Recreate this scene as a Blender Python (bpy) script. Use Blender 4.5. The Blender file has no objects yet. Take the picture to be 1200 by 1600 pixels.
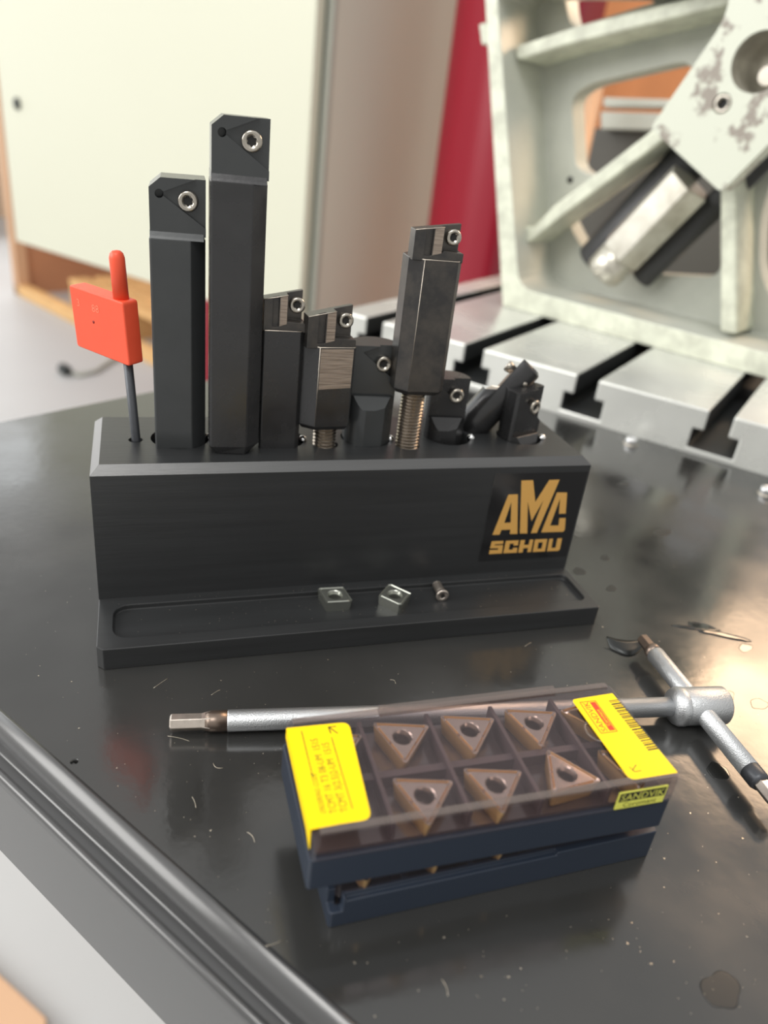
import bpy, bmesh, math, random
import numpy as np
from mathutils import Vector, Matrix

# ------------------------------------------------------------------ camera
RC = np.array([[0.9534757903277385, -0.28090186336432604, 0.1094443256516471],
               [-0.038065537562852456, -0.47230881064770336, -0.8806108120132317],
               [0.2990567372739583, 0.8354750328663338, -0.46102769694244317]])
CC = np.array([16.274881782582213, -229.8643806203087, 164.32649802494774])   # millimetres
FP = 1188.352
MM = 0.001
sc = bpy.context.scene
cd = bpy.data.cameras.new('camera')
cam = bpy.data.objects.new('camera', cd)
sc.collection.objects.link(cam)
mw = Matrix.Identity(4)
for r in range(3):
    mw[r][0] = RC[0][r]; mw[r][1] = -RC[1][r]; mw[r][2] = -RC[2][r]; mw[r][3] = CC[r] * MM
cam.matrix_world = mw
cd.sensor_fit = 'VERTICAL'; cd.sensor_height = 36; cd.sensor_width = 27
cd.lens = FP / 1600 * 36
cd.clip_start = 0.01; cd.clip_end = 50
cd.dof.use_dof = True; cd.dof.focus_distance = 0.230; cd.dof.aperture_fstop = 9.2
sc.camera = cam

# ------------------------------------------------------------------ world, lights, exposure
world = bpy.data.worlds.new('world'); sc.world = world; world.use_nodes = True
wn = world.node_tree; wn.nodes.clear()
wo = wn.nodes.new('ShaderNodeOutputWorld'); wb = wn.nodes.new('ShaderNodeBackground')
tc = wn.nodes.new('ShaderNodeTexCoord'); sep = wn.nodes.new('ShaderNodeSeparateXYZ'); cr = wn.nodes.new('ShaderNodeValToRGB')
wn.links.new(tc.outputs['Generated'], sep.inputs[0]); wn.links.new(sep.outputs['Z'], cr.inputs[0])
cr.color_ramp.elements[0].position = 0.0; cr.color_ramp.elements[0].color = (0.62, 0.61, 0.58, 1)
cr.color_ramp.elements[1].position = 0.9; cr.color_ramp.elements[1].color = (0.82, 0.82, 0.81, 1)
wn.links.new(cr.outputs[0], wb.inputs['Color']); wb.inputs['Strength'].default_value = 1.0
wn.links.new(wb.outputs[0], wo.inputs['Surface'])

def area_light(name, loc, target, sx, sy, power, color):
    l = bpy.data.lights.new(name, 'AREA'); l.shape = 'RECTANGLE'; l.size = sx; l.size_y = sy
    l.energy = power; l.color = color
    o = bpy.data.objects.new(name, l); sc.collection.objects.link(o)
    o.location = loc
    d = Vector(target) - Vector(loc)
    o.rotation_euler = d.to_track_quat('-Z', 'Y').to_euler()
    return o
area_light('daylight_window', (-3.0, 0.2, 1.5), (0.1, 0.3, 0.0), 3.0, 2.0, 92, (1.0, 0.985, 0.95))
area_light('daylight_window_far', (-2.3, 4.6, 1.0), (0.0, 0.1, 0.0), 5.0, 3.0, 95, (0.95, 0.99, 1.0))
area_light('overhead_fill', (-0.6, -1.2, 2.6), (0.1, 0.3, 0.0), 1.2, 1.2, 32, (1.0, 0.98, 0.94))  # added soft fill from above, no known lamp
area_light('work_lamp', (0.84, 0.33, 0.50), (0.22, -0.05, 0.0), 0.40, 0.20, 3.7, (1.0, 0.68, 0.42))

vs = sc.view_settings
vs.view_transform = 'Standard'; vs.look = 'None'; vs.gamma = 1; vs.use_curve_mapping = False
vs.exposure = 0.15

# ------------------------------------------------------------------ helpers
def ray(x, y): return RC.T @ np.array([(x - 600) / FP, (y - 800) / FP, 1.0])
def on_plane(x, y, p0, n):
    d = ray(x, y); return CC + np.dot(np.array(p0) - CC, n) / np.dot(d, n) * d
def on_z(x, y, z=0.0): return on_plane(x, y, (0, 0, z), (0, 0, 1))
def on_y(x, y, Y): return on_plane(x, y, (0, Y, 0), (0, 1, 0))
def px_z(x, y, Y):
    p = on_y(x, y, Y); return (p[0], p[2])

def lin(c):
    c = c / 255.0
    return c / 12.92 if c <= 0.04045 else ((c + 0.055) / 1.055) ** 2.4
def rgb(r, g, b): return (lin(r), lin(g), lin(b), 1)

def mat(name, col, rough=0.5, metal=0.0, noise=0.0, nscale=200.0, bump=0.0, bscale=600.0, spec=0.5, rvar=0.0, stretch=None, coat=0.0, sheen=None):
    m = bpy.data.materials.new(name); m.use_nodes = True
    nt = m.node_tree; b = nt.nodes['Principled BSDF']
    b.inputs['Base Color'].default_value = col; b.inputs['Roughness'].default_value = rough
    b.inputs['Metallic'].default_value = metal; b.inputs['Specular IOR Level'].default_value = spec
    b.inputs['Coat Weight'].default_value = coat; b.inputs['Coat Roughness'].default_value = 0.1
    if noise or bump or rvar:
        tx = nt.nodes.new('ShaderNodeTexCoord'); mp = nt.nodes.new('ShaderNodeMapping')
        nt.links.new(tx.outputs['Object'], mp.inputs[0])
        if stretch: mp.inputs['Scale'].default_value = stretch
        if noise or rvar:
            n = nt.nodes.new('ShaderNodeTexNoise'); n.inputs['Scale'].default_value = nscale; n.inputs['Detail'].default_value = 5
            nt.links.new(mp.outputs[0], n.inputs['Vector'])
        if noise:
            mx = nt.nodes.new('ShaderNodeMix'); mx.data_type = 'RGBA'
            mx.inputs['A'].default_value = tuple(max(0, v * (1 - noise)) for v in col[:3]) + (1,)
            mx.inputs['B'].default_value = tuple(min(1, v * (1 + noise)) for v in col[:3]) + (1,)
            nt.links.new(n.outputs['Fac'], mx.inputs['Factor']); nt.links.new(mx.outputs['Result'], b.inputs['Base Color'])
        if rvar:
            mr = nt.nodes.new('ShaderNodeMapRange'); mr.inputs['From Min'].default_value = 0.3; mr.inputs['From Max'].default_value = 0.7
            mr.inputs['To Min'].default_value = max(0.02, rough - rvar); mr.inputs['To Max'].default_value = rough + rvar
            nt.links.new(n.outputs['Fac'], mr.inputs['Value']); nt.links.new(mr.outputs[0], b.inputs['Roughness'])
        if bump:
            n2 = nt.nodes.new('ShaderNodeTexNoise'); n2.inputs['Scale'].default_value = bscale; n2.inputs['Detail'].default_value = 3
            nt.links.new(mp.outputs[0], n2.inputs['Vector'])
            bp = nt.nodes.new('ShaderNodeBump'); bp.inputs['Strength'].default_value = bump; bp.inputs['Distance'].default_value = 0.0003
            nt.links.new(n2.outputs['Fac'], bp.inputs['Height']); nt.links.new(bp.outputs[0], b.inputs['Normal'])
    return m

def two_tone(name, c1, c2, scale, lo, hi, rough, metal=0.0, bump=0.2, rough2=None):
    m = mat(name, c1, rough, metal); nt = m.node_tree; b = nt.nodes['Principled BSDF']
    tx = nt.nodes.new('ShaderNodeTexCoord'); n = nt.nodes.new('ShaderNodeTexNoise')
    n.inputs['Scale'].default_value = scale; n.inputs['Detail'].default_value = 6; n.inputs['Roughness'].default_value = 0.65
    nt.links.new(tx.outputs['Object'], n.inputs['Vector'])
    mr = nt.nodes.new('ShaderNodeMapRange'); mr.inputs['From Min'].default_value = lo; mr.inputs['From Max'].default_value = hi
    nt.links.new(n.outputs['Fac'], mr.inputs['Value'])
    mx = nt.nodes.new('ShaderNodeMix'); mx.data_type = 'RGBA'
    mx.inputs['A'].default_value = c1; mx.inputs['B'].default_value = c2
    nt.links.new(mr.outputs[0], mx.inputs['Factor']); nt.links.new(mx.outputs['Result'], b.inputs['Base Color'])
    if rough2 is not None:
        m2 = nt.nodes.new('ShaderNodeMapRange'); m2.inputs['To Min'].default_value = rough; m2.inputs['To Max'].default_value = rough2
        nt.links.new(mr.outputs[0], m2.inputs['Value']); nt.links.new(m2.outputs[0], b.inputs['Roughness'])
    if bump:
        bp = nt.nodes.new('ShaderNodeBump'); bp.inputs['Strength'].default_value = bump; bp.inputs['Distance'].default_value = 0.0003
        nt.links.new(n.outputs['Fac'], bp.inputs['Height']); nt.links.new(bp.outputs[0], b.inputs['Normal'])
    return m

def clear_plastic(name, tint, gloss=0.08, haze=0.05, hazecol=(0.5, 0.45, 0.45, 1), ior=1.5):
    m = bpy.data.materials.new(name); m.use_nodes = True; nt = m.node_tree; nt.nodes.clear()
    out = nt.nodes.new('ShaderNodeOutputMaterial'); tr = nt.nodes.new('ShaderNodeBsdfTransparent'); tr.inputs['Color'].default_value = tint
    df = nt.nodes.new('ShaderNodeBsdfDiffuse'); df.inputs['Color'].default_value = hazecol
    gl = nt.nodes.new('ShaderNodeBsdfGlossy'); gl.inputs['Roughness'].default_value = gloss
    m1 = nt.nodes.new('ShaderNodeMixShader'); m1.inputs[0].default_value = haze
    nt.links.new(tr.outputs[0], m1.inputs[1]); nt.links.new(df.outputs[0], m1.inputs[2])
    fr = nt.nodes.new('ShaderNodeFresnel'); fr.inputs['IOR'].default_value = ior
    gm = nt.nodes.new('ShaderNodeNewGeometry'); iv = nt.nodes.new('ShaderNodeMath'); iv.operation = 'SUBTRACT'; iv.inputs[0].default_value = 1.0
    nt.links.new(gm.outputs['Backfacing'], iv.inputs[1]); ml = nt.nodes.new('ShaderNodeMath'); ml.operation = 'MULTIPLY'
    nt.links.new(iv.outputs[0], ml.inputs[0]); nt.links.new(fr.outputs[0], ml.inputs[1])
    m2 = nt.nodes.new('ShaderNodeMixShader'); nt.links.new(ml.outputs[0], m2.inputs[0])
    nt.links.new(m1.outputs[0], m2.inputs[1]); nt.links.new(gl.outputs[0], m2.inputs[2])
    nt.links.new(m2.outputs[0], out.inputs['Surface'])
    return m

class Frame:
    def __init__(s, o=(0, 0, 0), ex=(1, 0, 0), ey=(0, 1, 0), ez=(0, 0, 1)):
        s.o = np.array(o, float); s.ex = np.array(ex, float); s.ey = np.array(ey, float); s.ez = np.array(ez, float)
    def p(s, a, b, c): return s.o + a * s.ex + b * s.ey + c * s.ez
W = Frame()
def frame_z(o, deg):
    a = math.radians(deg); return Frame(o, (math.cos(a), math.sin(a), 0), (-math.sin(a), math.cos(a), 0), (0, 0, 1))
def frame_axis(o, axis):
    ez = np.array(axis, float); ez /= np.linalg.norm(ez)
    h = np.array([0, 0, 1.0]) if abs(ez[2]) < 0.9 else np.array([1.0, 0, 0])
    ex = np.cross(h, ez); ex /= np.linalg.norm(ex)
    return Frame(o, ex, np.cross(ez, ex), ez)

class MB:
    def __init__(s): s.v = []; s.f = []; s.sm = []
    def add(s, vs, fs, smooth=False):
        k = len(s.v); s.v += [tuple(v) for v in vs]; s.f += [[i + k for i in f] for f in fs]; s.sm += [smooth] * len(fs)
        return s
    def box(s, x0, x1, y0, y1, z0, z1, fr=W):
        c = [(x0, y0, z0), (x1, y0, z0), (x1, y1, z0), (x0, y1, z0), (x0, y0, z1), (x1, y0, z1), (x1, y1, z1), (x0, y1, z1)]
        return s.add([fr.p(*q) for q in c], [[3, 2, 1, 0], [4, 5, 6, 7], [0, 1, 5, 4], [1, 2, 6, 5], [2, 3, 7, 6], [3, 0, 4, 7]])
    def prism(s, poly, t0, t1, fr=W, plane='xy', poly2=None):
        # plane xy: extrude along frame z; xz: along frame y; yz: along frame x
        def P(q, t):
            if plane == 'xy': return fr.p(q[0], q[1], t)
            if plane == 'xz': return fr.p(q[0], t, q[1])
            return fr.p(t, q[0], q[1])
        n = len(poly); p2 = poly2 or poly
        vs = [P(q, t0) for q in poly] + [P(q, t1) for q in p2]
        fs = [list(range(n))[::-1], list(range(n, 2 * n))] + [[i, (i + 1) % n, n + (i + 1) % n, n + i] for i in range(n)]
        return s.add(vs, fs)
    def lathe(s, prof, fr=W, seg=32, smooth=True, sx=1.0, cap=True):
        vs = []; fs = []
        for r, h in prof:
            for k in range(seg):
                a = 2 * math.pi * k / seg; vs.append(fr.p(r * math.cos(a) * sx, r * math.sin(a), h))
        for i in range(len(prof) - 1):
            for k in range(seg):
                j = (k + 1) % seg; fs.append([i * seg + k, i * seg + j, (i + 1) * seg + j, (i + 1) * seg + k])
        s.add(vs, fs, smooth)
        k0 = len(s.v) - len(vs)
        for idx, r in ((0, prof[0][0]), (len(prof) - 1, prof[-1][0])):
            if cap and r > 1e-6:
                loop = [k0 + idx * seg + k for k in range(seg)]
                s.f.append(loop[::-1] if idx == 0 else loop); s.sm.append(False)
        return s
    def tube(s, pts, r, seg=10):
        pts = [np.array(p, float) for p in pts]; n = len(pts); rr = r if isinstance(r, (list, tuple)) else [r] * n
        vs = []; fs = []; up = np.array([0, 0, 1.0])
        for i, p in enumerate(pts):
            t = pts[min(i + 1, n - 1)] - pts[max(i - 1, 0)]; t /= np.linalg.norm(t)
            a = np.cross(up, t)
            if np.linalg.norm(a) < 0.1: a = np.cross(np.array([1.0, 0, 0]), t)
            a /= np.linalg.norm(a); b = np.cross(t, a)
            for k in range(seg):
                q = 2 * math.pi * k / seg; vs.append(p + rr[i] * (math.cos(q) * a + math.sin(q) * b))
        for i in range(n - 1):
            for k in range(seg):
                j = (k + 1) % seg; fs.append([i * seg + k, i * seg + j, (i + 1) * seg + j, (i + 1) * seg + k])
        fs.append(list(range(seg))[::-1]); fs.append([(n - 1) * seg + k for k in range(seg)])
        return s.add(vs, fs, True)
    def rings(s, rings, smooth=False, cap0=True, cap1=True):
        n = len(rings[0]); vs = [p for r in rings for p in r]; fs = []
        for i in range(len(rings) - 1):
            for k in range(n):
                j = (k + 1) % n; fs.append([i * n + k, i * n + j, (i + 1) * n + j, (i + 1) * n + k])
        if cap0: fs.append(list(range(n))[::-1])
        if cap1: fs.append([(len(rings) - 1) * n + k for k in range(n)])
        return s.add(vs, fs, smooth)

ORG = {}
def mesh_of(name, mb, org):
    me = bpy.data.meshes.new(name)
    o = np.array(org, float)
    me.from_pydata([tuple((np.array(v) - o) * MM) for v in mb.v], [], mb.f)
    me.validate()
    if len(me.polygons) == len(mb.sm): me.polygons.foreach_set('use_smooth', mb.sm)
    bm = bmesh.new(); bm.from_mesh(me); bmesh.ops.recalc_face_normals(bm, faces=bm.faces); bm.to_mesh(me); bm.free()
    return me
def obj(name, mb, m, parent=None, bevel=0.0, org=None, seg=2, cut=None, auto=False):
    org = ORG[parent.name] if parent is not None else (org if org is not None else (0, 0, 0))
    me = mesh_of(name, mb, org)
    ob = bpy.data.objects.new(name, me); sc.collection.objects.link(ob)
    me.materials.append(m)
    if cut:
        for cm in (cut if isinstance(cut, list) else [cut]):
            c = bpy.data.objects.new('cutter', mesh_of('cutter', cm, org)); sc.collection.objects.link(c)
            md = ob.modifiers.new('b', 'BOOLEAN'); md.operation = 'DIFFERENCE'; md.solver = 'EXACT'; md.object = c
            dg = bpy.context.evaluated_depsgraph_get()
            nm = bpy.data.meshes.new_from_object(ob.evaluated_get(dg))
            ob.modifiers.clear(); ob.data = nm
            bpy.data.objects.remove(c)
        nm.materials.clear(); nm.materials.append(m)
    if parent is not None: ob.parent = parent
    else: ob.location = np.array(org) * MM
    if bevel:
        md = ob.modifiers.new('bevel', 'BEVEL'); md.width = bevel * MM; md.segments = seg; md.limit_method = 'ANGLE'; md.angle_limit = math.radians(35)
        md.harden_normals = False
    ORG[ob.name] = org
    return ob
def thing(name, label, cat, org, group=None):
    o = bpy.data.objects.new(name, None); sc.collection.objects.link(o); o.empty_display_size = 0.01
    o.location = np.array(org) * MM; o['label'] = label; o['category'] = cat
    if group: o['group'] = group
    ORG[o.name] = tuple(org); return o
def tag(o, label, cat, group=None, kind=None):
    o['label'] = label; o['category'] = cat
    if group: o['group'] = group
    if kind: o['kind'] = kind
    return o
def struct(o):
    o['kind'] = 'structure'; return o

def rrect(x0, x1, y0, y1, r, n=5):
    pts = []
    for cx, cy, a0 in ((x1 - r, y1 - r, 0), (x0 + r, y1 - r, 90), (x0 + r, y0 + r, 180), (x1 - r, y0 + r, 270)):
        for k in range(n + 1):
            a = math.radians(a0 + 90 * k / n); pts.append((cx + r * math.cos(a), cy + r * math.sin(a)))
    return pts
def round_poly(pts, radii, n=4):
    out = []; N = len(pts)
    for i in range(N):
        p = np.array(pts[i], float); a = np.array(pts[i - 1], float) - p; b = np.array(pts[(i + 1) % N], float) - p
        la, lb = np.linalg.norm(a), np.linalg.norm(b); r = radii[i] if isinstance(radii, (list, tuple)) else radii
        if r <= 0: out.append(tuple(p)); continue
        t = min(r, la * 0.45, lb * 0.45)
        A = p + a / la * t; B = p + b / lb * t
        for k in range(n + 1):
            u = k / n; out.append(tuple((1 - u) ** 2 * A + 2 * u * (1 - u) * p + u * u * B))
    return out
def section(r, flats, n=72):
    # round bar with milled flats (angle in degrees, distance from the axis)
    angs = set(360.0 * k / n for k in range(n))
    for a, d in flats:
        if d < r:
            h = math.degrees(math.acos(d / r)); angs |= {(a - h) % 360, (a + h) % 360}
    out = []
    for t in sorted(angs):
        q = r
        for a, d in flats:
            c = math.cos(math.radians(t - a))
            if c > 1e-6: q = min(q, d / c)
        out.append((q * math.cos(math.radians(t)), q * math.sin(math.radians(t))))
    return out
def text_mb(txt, size, fr, thick=0.05, align='LEFT', sx=1.0, shear=0.0, mb=None, bold=0.0):
    cu = bpy.data.curves.new('t', 'FONT'); cu.body = txt; cu.size = size; cu.align_x = align; cu.shear = shear; cu.resolution_u = 2
    cu.offset = bold
    o = bpy.data.objects.new('t', cu); sc.collection.objects.link(o)
    dg = bpy.context.evaluated_depsgraph_get(); me = bpy.data.meshes.new_from_object(o.evaluated_get(dg))
    mb = mb or MB()
    mb.add([fr.p(v.co.x * sx, v.co.y, thick) for v in me.vertices], [list(p.vertices) for p in me.polygons])
    bpy.data.objects.remove(o); bpy.data.curves.remove(cu); bpy.data.meshes.remove(me)
    return mb
def dup(root, newloc=None, rotz=0.0, label=None):
    r = root.copy(); sc.collection.objects.link(r)
    if newloc is not None: r.location = np.array(newloc) * MM
    r.rotation_euler = (0, 0, math.radians(rotz))
    if label: r['label'] = label
    for ch in list(root.children):
        c = ch.copy(); sc.collection.objects.link(c); c.parent = r
        for g in list(ch.children):
            d = g.copy(); sc.collection.objects.link(d); d.parent = c
    return r

# ------------------------------------------------------------------ materials
M = {}
M['table'] = mat('black_paint', (0.028, 0.028, 0.027, 1), 0.17, 0.0, noise=0.25, nscale=22, rvar=0.09, bump=0.10, bscale=260, spec=0.85)
M['edge'] = mat('edge_paint', (0.045, 0.045, 0.046, 1), 0.26, 0.0, spec=1.0, bump=0.05, bscale=200)
M['delrin'] = mat('black_plastic', (0.023, 0.024, 0.025, 1), 0.36, 0.0, noise=0.35, nscale=60, bump=0.12, bscale=260, stretch=(0.3, 3, 6), spec=0.55)
M['chamfer'] = mat('machined_plastic_chamfer', (0.035, 0.036, 0.037, 1), 0.30, 0.0, noise=0.4, nscale=60, bump=0.2, bscale=400, stretch=(0.2, 0.2, 8), spec=1.0)
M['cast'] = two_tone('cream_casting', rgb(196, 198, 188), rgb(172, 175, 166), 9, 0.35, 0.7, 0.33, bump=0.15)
M['castfront'] = two_tone('chipped_cream_lit_front', rgb(216, 219, 201), rgb(190, 192, 176), 60, 0.4, 0.62, 0.4, bump=0.3)  # chipped paint, made lighter: light on fronts and ribs put into the colour
M['scraped'] = two_tone('worn_cream_paint', rgb(206, 209, 194), rgb(146, 138, 128), 42, 0.53, 0.58, 0.42, bump=0.6)
M['steeltable'] = mat('ground_cast_iron', rgb(206, 207, 202), 0.24, 0.35, noise=0.22, nscale=18, rvar=0.08, bump=0.1, bscale=120)
M['steelface'] = M['steeltable']
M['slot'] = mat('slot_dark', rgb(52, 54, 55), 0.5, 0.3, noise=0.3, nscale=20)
M['blued'] = mat('black_oxide', rgb(62, 62, 63), 0.27, 0.6, noise=0.25, nscale=90, rvar=0.08, bump=0.08, bscale=900, spec=0.6)
M['blued2'] = mat('black_oxide_deep', rgb(66, 68, 69), 0.27, 0.35, noise=0.2, nscale=70, bump=0.06, bscale=700)
M['worn'] = two_tone('worn_black_oxide', rgb(84, 80, 76), rgb(64, 63, 63), 90, 0.40, 0.62, 0.30, 0.65, bump=0.15)
M['bronze'] = mat('worn_bare_steel', rgb(160, 146, 134), 0.34, 0.8, noise=0.75, nscale=900, stretch=(0.12, 0.12, 2.5), bump=0.3, bscale=900)
M['screw'] = mat('screw_steel', rgb(176, 170, 160), 0.24, 0.95, noise=0.2, nscale=500)
M['darkhole'] = mat('recess_dark', rgb(24, 23, 22), 0.6)
M['thread'] = mat('thread_steel', rgb(160, 150, 138), 0.25, 0.95, noise=0.2, nscale=300)
M['edgewear'] = mat('bright_worn_edge', rgb(205, 195, 182), 0.3, 0.9)
M['red'] = mat('red_plastic', rgb(232, 84, 54), 0.42, 0.0, noise=0.08, nscale=80, bump=0.1, bscale=400)
M['keysteel'] = mat('key_steel', rgb(78, 80, 84), 0.42, 0.7, noise=0.2, nscale=400)
M['satin'] = mat('satin_chrome', rgb(196, 198, 200), 0.36, 0.9, bump=0.5, bscale=2600)
M['chrome'] = mat('polished_steel', rgb(226, 226, 226), 0.12, 1.0)
M['bit'] = mat('brown_bit_steel', rgb(126, 112, 102), 0.34, 0.85, noise=0.2, nscale=300)
M['bitlight'] = mat('worn_bit_steel', rgb(196, 186, 176), 0.3, 0.9, noise=0.25, nscale=500)
M['gold'] = mat('decal_gold', rgb(206, 158, 84), 0.42, 0.0, noise=0.06, nscale=3000)
M['decal'] = mat('decal_black', rgb(30, 30, 31), 0.16, 0.0, spec=0.6)
M['blue'] = mat('navy_plastic', rgb(38, 46, 59), 0.34, 0.0, bump=0.06, bscale=500)
M['bluein'] = mat('navy_plastic_inner', rgb(80, 70, 72), 0.35, 0.0)
M['cellfloor'] = mat('shiny_dark_cell_floor', rgb(74, 66, 66), 0.12, 0.0, spec=1.0)
M['lid'] = clear_plastic('smoky_lid', (0.90, 0.865, 0.865, 1), 0.06, 0.018, rgb(176, 160, 170), 1.45)
M['lidedge'] = clear_plastic('smoky_lid_rim', (0.66, 0.62, 0.61, 1), 0.18, 0.16, rgb(180, 168, 162), 1.5)
M['yellow'] = mat('yellow_paper', rgb(250, 212, 0), 0.42, 0.0, noise=0.04, nscale=120, spec=0.3)
M['paleyellow'] = mat('pale_yellow_paper', rgb(214, 214, 96), 0.45)
M['ink'] = mat('black_ink', rgb(58, 52, 10), 0.6)
M['inkblack'] = mat('black_print', rgb(30, 30, 22), 0.6)
M['redink'] = mat('red_ink', rgb(238, 50, 10), 0.5)
M['carbide'] = mat('bronze_coated_carbide', rgb(176, 164, 156), 0.18, 0.9, noise=0.15, nscale=200)
M['carbideside'] = mat('tan_coated_carbide', rgb(196, 160, 108), 0.34, 0.5, noise=0.2, nscale=200)
M['cermet'] = mat('grey_carbide', rgb(158, 160, 152), 0.27, 0.85, noise=0.12, nscale=300)
M['door'] = mat('cream_enamel', rgb(203, 203, 185), 0.45, 0.0, noise=0.02, nscale=3)
M['side'] = mat('beige_enamel', rgb(204, 204, 190), 0.30, 0.0, noise=0.04, nscale=2)
M['rubber'] = mat('dark_rubber', rgb(48, 52, 52), 0.6)
M['crimson'] = mat('crimson_enamel', rgb(142, 19, 40), 0.35, 0.0)
M['wood'] = mat('pale_wood', rgb(224, 180, 122), 0.6, noise=0.2, nscale=6, stretch=(1, 1, 8))
M['brownwood'] = mat('brown_board', rgb(186, 134, 100), 0.6, noise=0.15, nscale=5)
M['tan'] = mat('tan_board', rgb(206, 166, 132), 0.6, noise=0.1, nscale=4)
M['concrete'] = mat('grey_floor', rgb(184, 184, 184), 0.5, noise=0.07, nscale=2.2)
M['orange'] = mat('orange_board', rgb(236, 158, 104), 0.5, noise=0.18, nscale=5, stretch=(3, 3, 0.3))
M['greymetal'] = mat('grey_enamel', rgb(168, 170, 160), 0.4)
M['darkmetal'] = mat('dark_enamel', rgb(70, 68, 62), 0.5)
M['rodgrey'] = two_tone('ground_steel_bar', rgb(216, 213, 202), rgb(178, 173, 160), 30, 0.4, 0.65, 0.3, 0.6, bump=0.1)
M['roddark'] = mat('dark_steel_and_shade', rgb(66, 66, 68), 0.5, 0.2)  # dark steel tone, deepened to carry the shadow beside the clamping bar
M['oil'] = mat('oil_film', (0.012, 0.012, 0.011, 1), 0.08, 0.0, spec=0.7)
M['oilmark'] = mat('dull_oil_mark', (0.020, 0.020, 0.019, 1), 0.34, 0.0, spec=0.5)
M['swarf'] = mat('swarf', rgb(200, 190, 172), 0.3, 0.8)
M['curl'] = mat('dark_swarf_curl', rgb(44, 46, 46), 0.3, 0.5)
M['wall'] = mat('warm_wall', rgb(196, 170, 146), 0.8, noise=0.1, nscale=1.5)

# ------------------------------------------------------------------ structure: floor, far wall
fl = MB().box(-4500, 5500, -3000, 7000, -870, -850)
struct(obj('floor', fl, M['concrete']))
wl = MB().box(-4500, 5500, 6500, 6600, -850, 2400)
struct(obj('wall_back', wl, M['wall']))

# ------------------------------------------------------------------ black machine side table
A = on_z(0, 1106); B = on_z(550, 1591)
tu = (B - A) / np.linalg.norm(B - A); tw = np.array([tu[1], -tu[0], 0])      # tw points outwards
b1 = on_z(0, 660); b2 = on_z(240, 612); bd = (b2 - b1) / np.linalg.norm(b2 - b1)
S1 = on_z(942, 667); S2 = on_z(1200, 744); su = (S2 - S1) / np.linalg.norm(S2 - S1); sv = np.array([-su[1], su[0], 0])  # sv away
def isect(p, d, q, e):
    m = np.array([[d[0], -e[0]], [d[1], -e[1]]]); t = np.linalg.solve(m, (q - p)[:2]); return p + d * t[0]
c_bl = isect(A, tu, b1, bd); c_br = isect(b1, bd, S1, su)
near = A + tu * 330
c_nr = S1 + su * 300
c_nl = near
table = thing('machine_side_table', 'glossy black painted steel table top under the black tool block', 'table', tuple(c_bl))
sv_in = sv * -0.6
tp = [c_bl, c_nl, c_nr + sv_in, c_br + sv_in]
mb = MB(); n = 4
mb.add([tuple(p) for p in tp] + [tuple(p - np.array([0, 0, 3.0])) for p in tp], [[0, 1, 2, 3], [7, 6, 5, 4], [0, 4, 5, 1], [1, 5, 6, 2], [2, 6, 7, 3], [3, 7, 4, 0]])
hole_p = on_z(116, 1190)
top = obj('table_top', mb, M['table'], table, cut=MB().lathe([(1.1, -8), (1.1, 4)], Frame(hole_p), 16))
# rolled front edge, swept along the left side
prof = [(0, 0), (1.2, -0.25), (2.6, -1.1), (3.8, -2.4), (4.6, -4.2), (4.9, -6.0), (5.0, -8.4), (5.6, -8.9), (8.0, -8.9), (8.6, -8.3), (9.4, -8.2), (10.1, -8.7), (10.5, -9.6), (10.6, -11.0), (10.6, -43.5), (8.5, -43.5), (8.5, -12), (0, -12)]
def sweep(p, q, prof, out):
    return [[tuple(p + out * a + np.array([0, 0, b])) for a, b in prof], [tuple(q + out * a + np.array([0, 0, b])) for a, b in prof]]
mb = MB().rings(sweep(c_bl - tu * 6, c_nl, prof, tw), smooth=False)
e = obj('edge_rail', mb, M['edge'], table)
for p in e.data.polygons: p.use_smooth = len(p.vertices) == 4 and abs(p.normal.z) > 0.15 and abs(p.normal.z) < 0.995
bw = np.array([-bd[1], bd[0], 0])
mb = MB().rings(sweep(c_bl, c_br - bd * 3, [(0, 0), (1.2, -0.3), (2, -1.2), (2.2, -2.5), (2.2, -40), (0, -40)], bw))
obj('back_skirt', mb, M['edge'], table)
mb = MB().box(0, 1, 0, 1, 0, 1, Frame(S1 - su * 60 - sv * 120 + np.array([0, 0, -850]), su * 240, sv * 100, (0, 0, 847)))
obj('pedestal', mb, M['darkmetal'], table)
for i, (x, y) in enumerate(((985, 694), (1196, 772))):
    p = on_z(x, y)
    f = Frame(p)
    t = thing('table_bolt', ['chrome socket head bolt on the black table behind the logo corner', 'chrome socket head bolt on the black table at the right picture edge'][i], 'bolt', tuple(p))
    obj('bolt_head', MB().lathe([(3.4, 0), (3.7, 0.6), (3.7, 3.6), (3.2, 4.3), (1.9, 4.3), (1.9, 2.2), (0, 2.2)], f, 28), M['chrome'], t)
    obj('washer', MB().lathe([(4.6, 0), (4.6, 0.7), (3.2, 0.8)], f, 28, cap=False), M['screw'], t)

# ------------------------------------------------------------------ T slotted machine table
tf = Frame(S1, su, sv, (0, 0, 1))
TZ = 29.0
u0, u1 = -217, 330
cuts = [-184, -100, -17, 67, 151, 235]
prof = [(u0, -60)]
prof = [(u1, -60), (u1, TZ)]
for c in reversed(cuts):
    prof += [(c + 7, TZ), (c + 7, 15.5), (c + 13.5, 15.5), (c + 13.5, 3.6), (c - 13.5, 3.6), (c - 13.5, 15.5), (c - 7, 15.5), (c - 7, TZ)]
prof += [(u0, TZ), (u0, -60)]
mt = thing('slotted_machine_table', 'grey ground cast iron machine table with T slots behind the black table', 'machine table', tuple(S1))
mb = MB(); VL = 420
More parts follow.
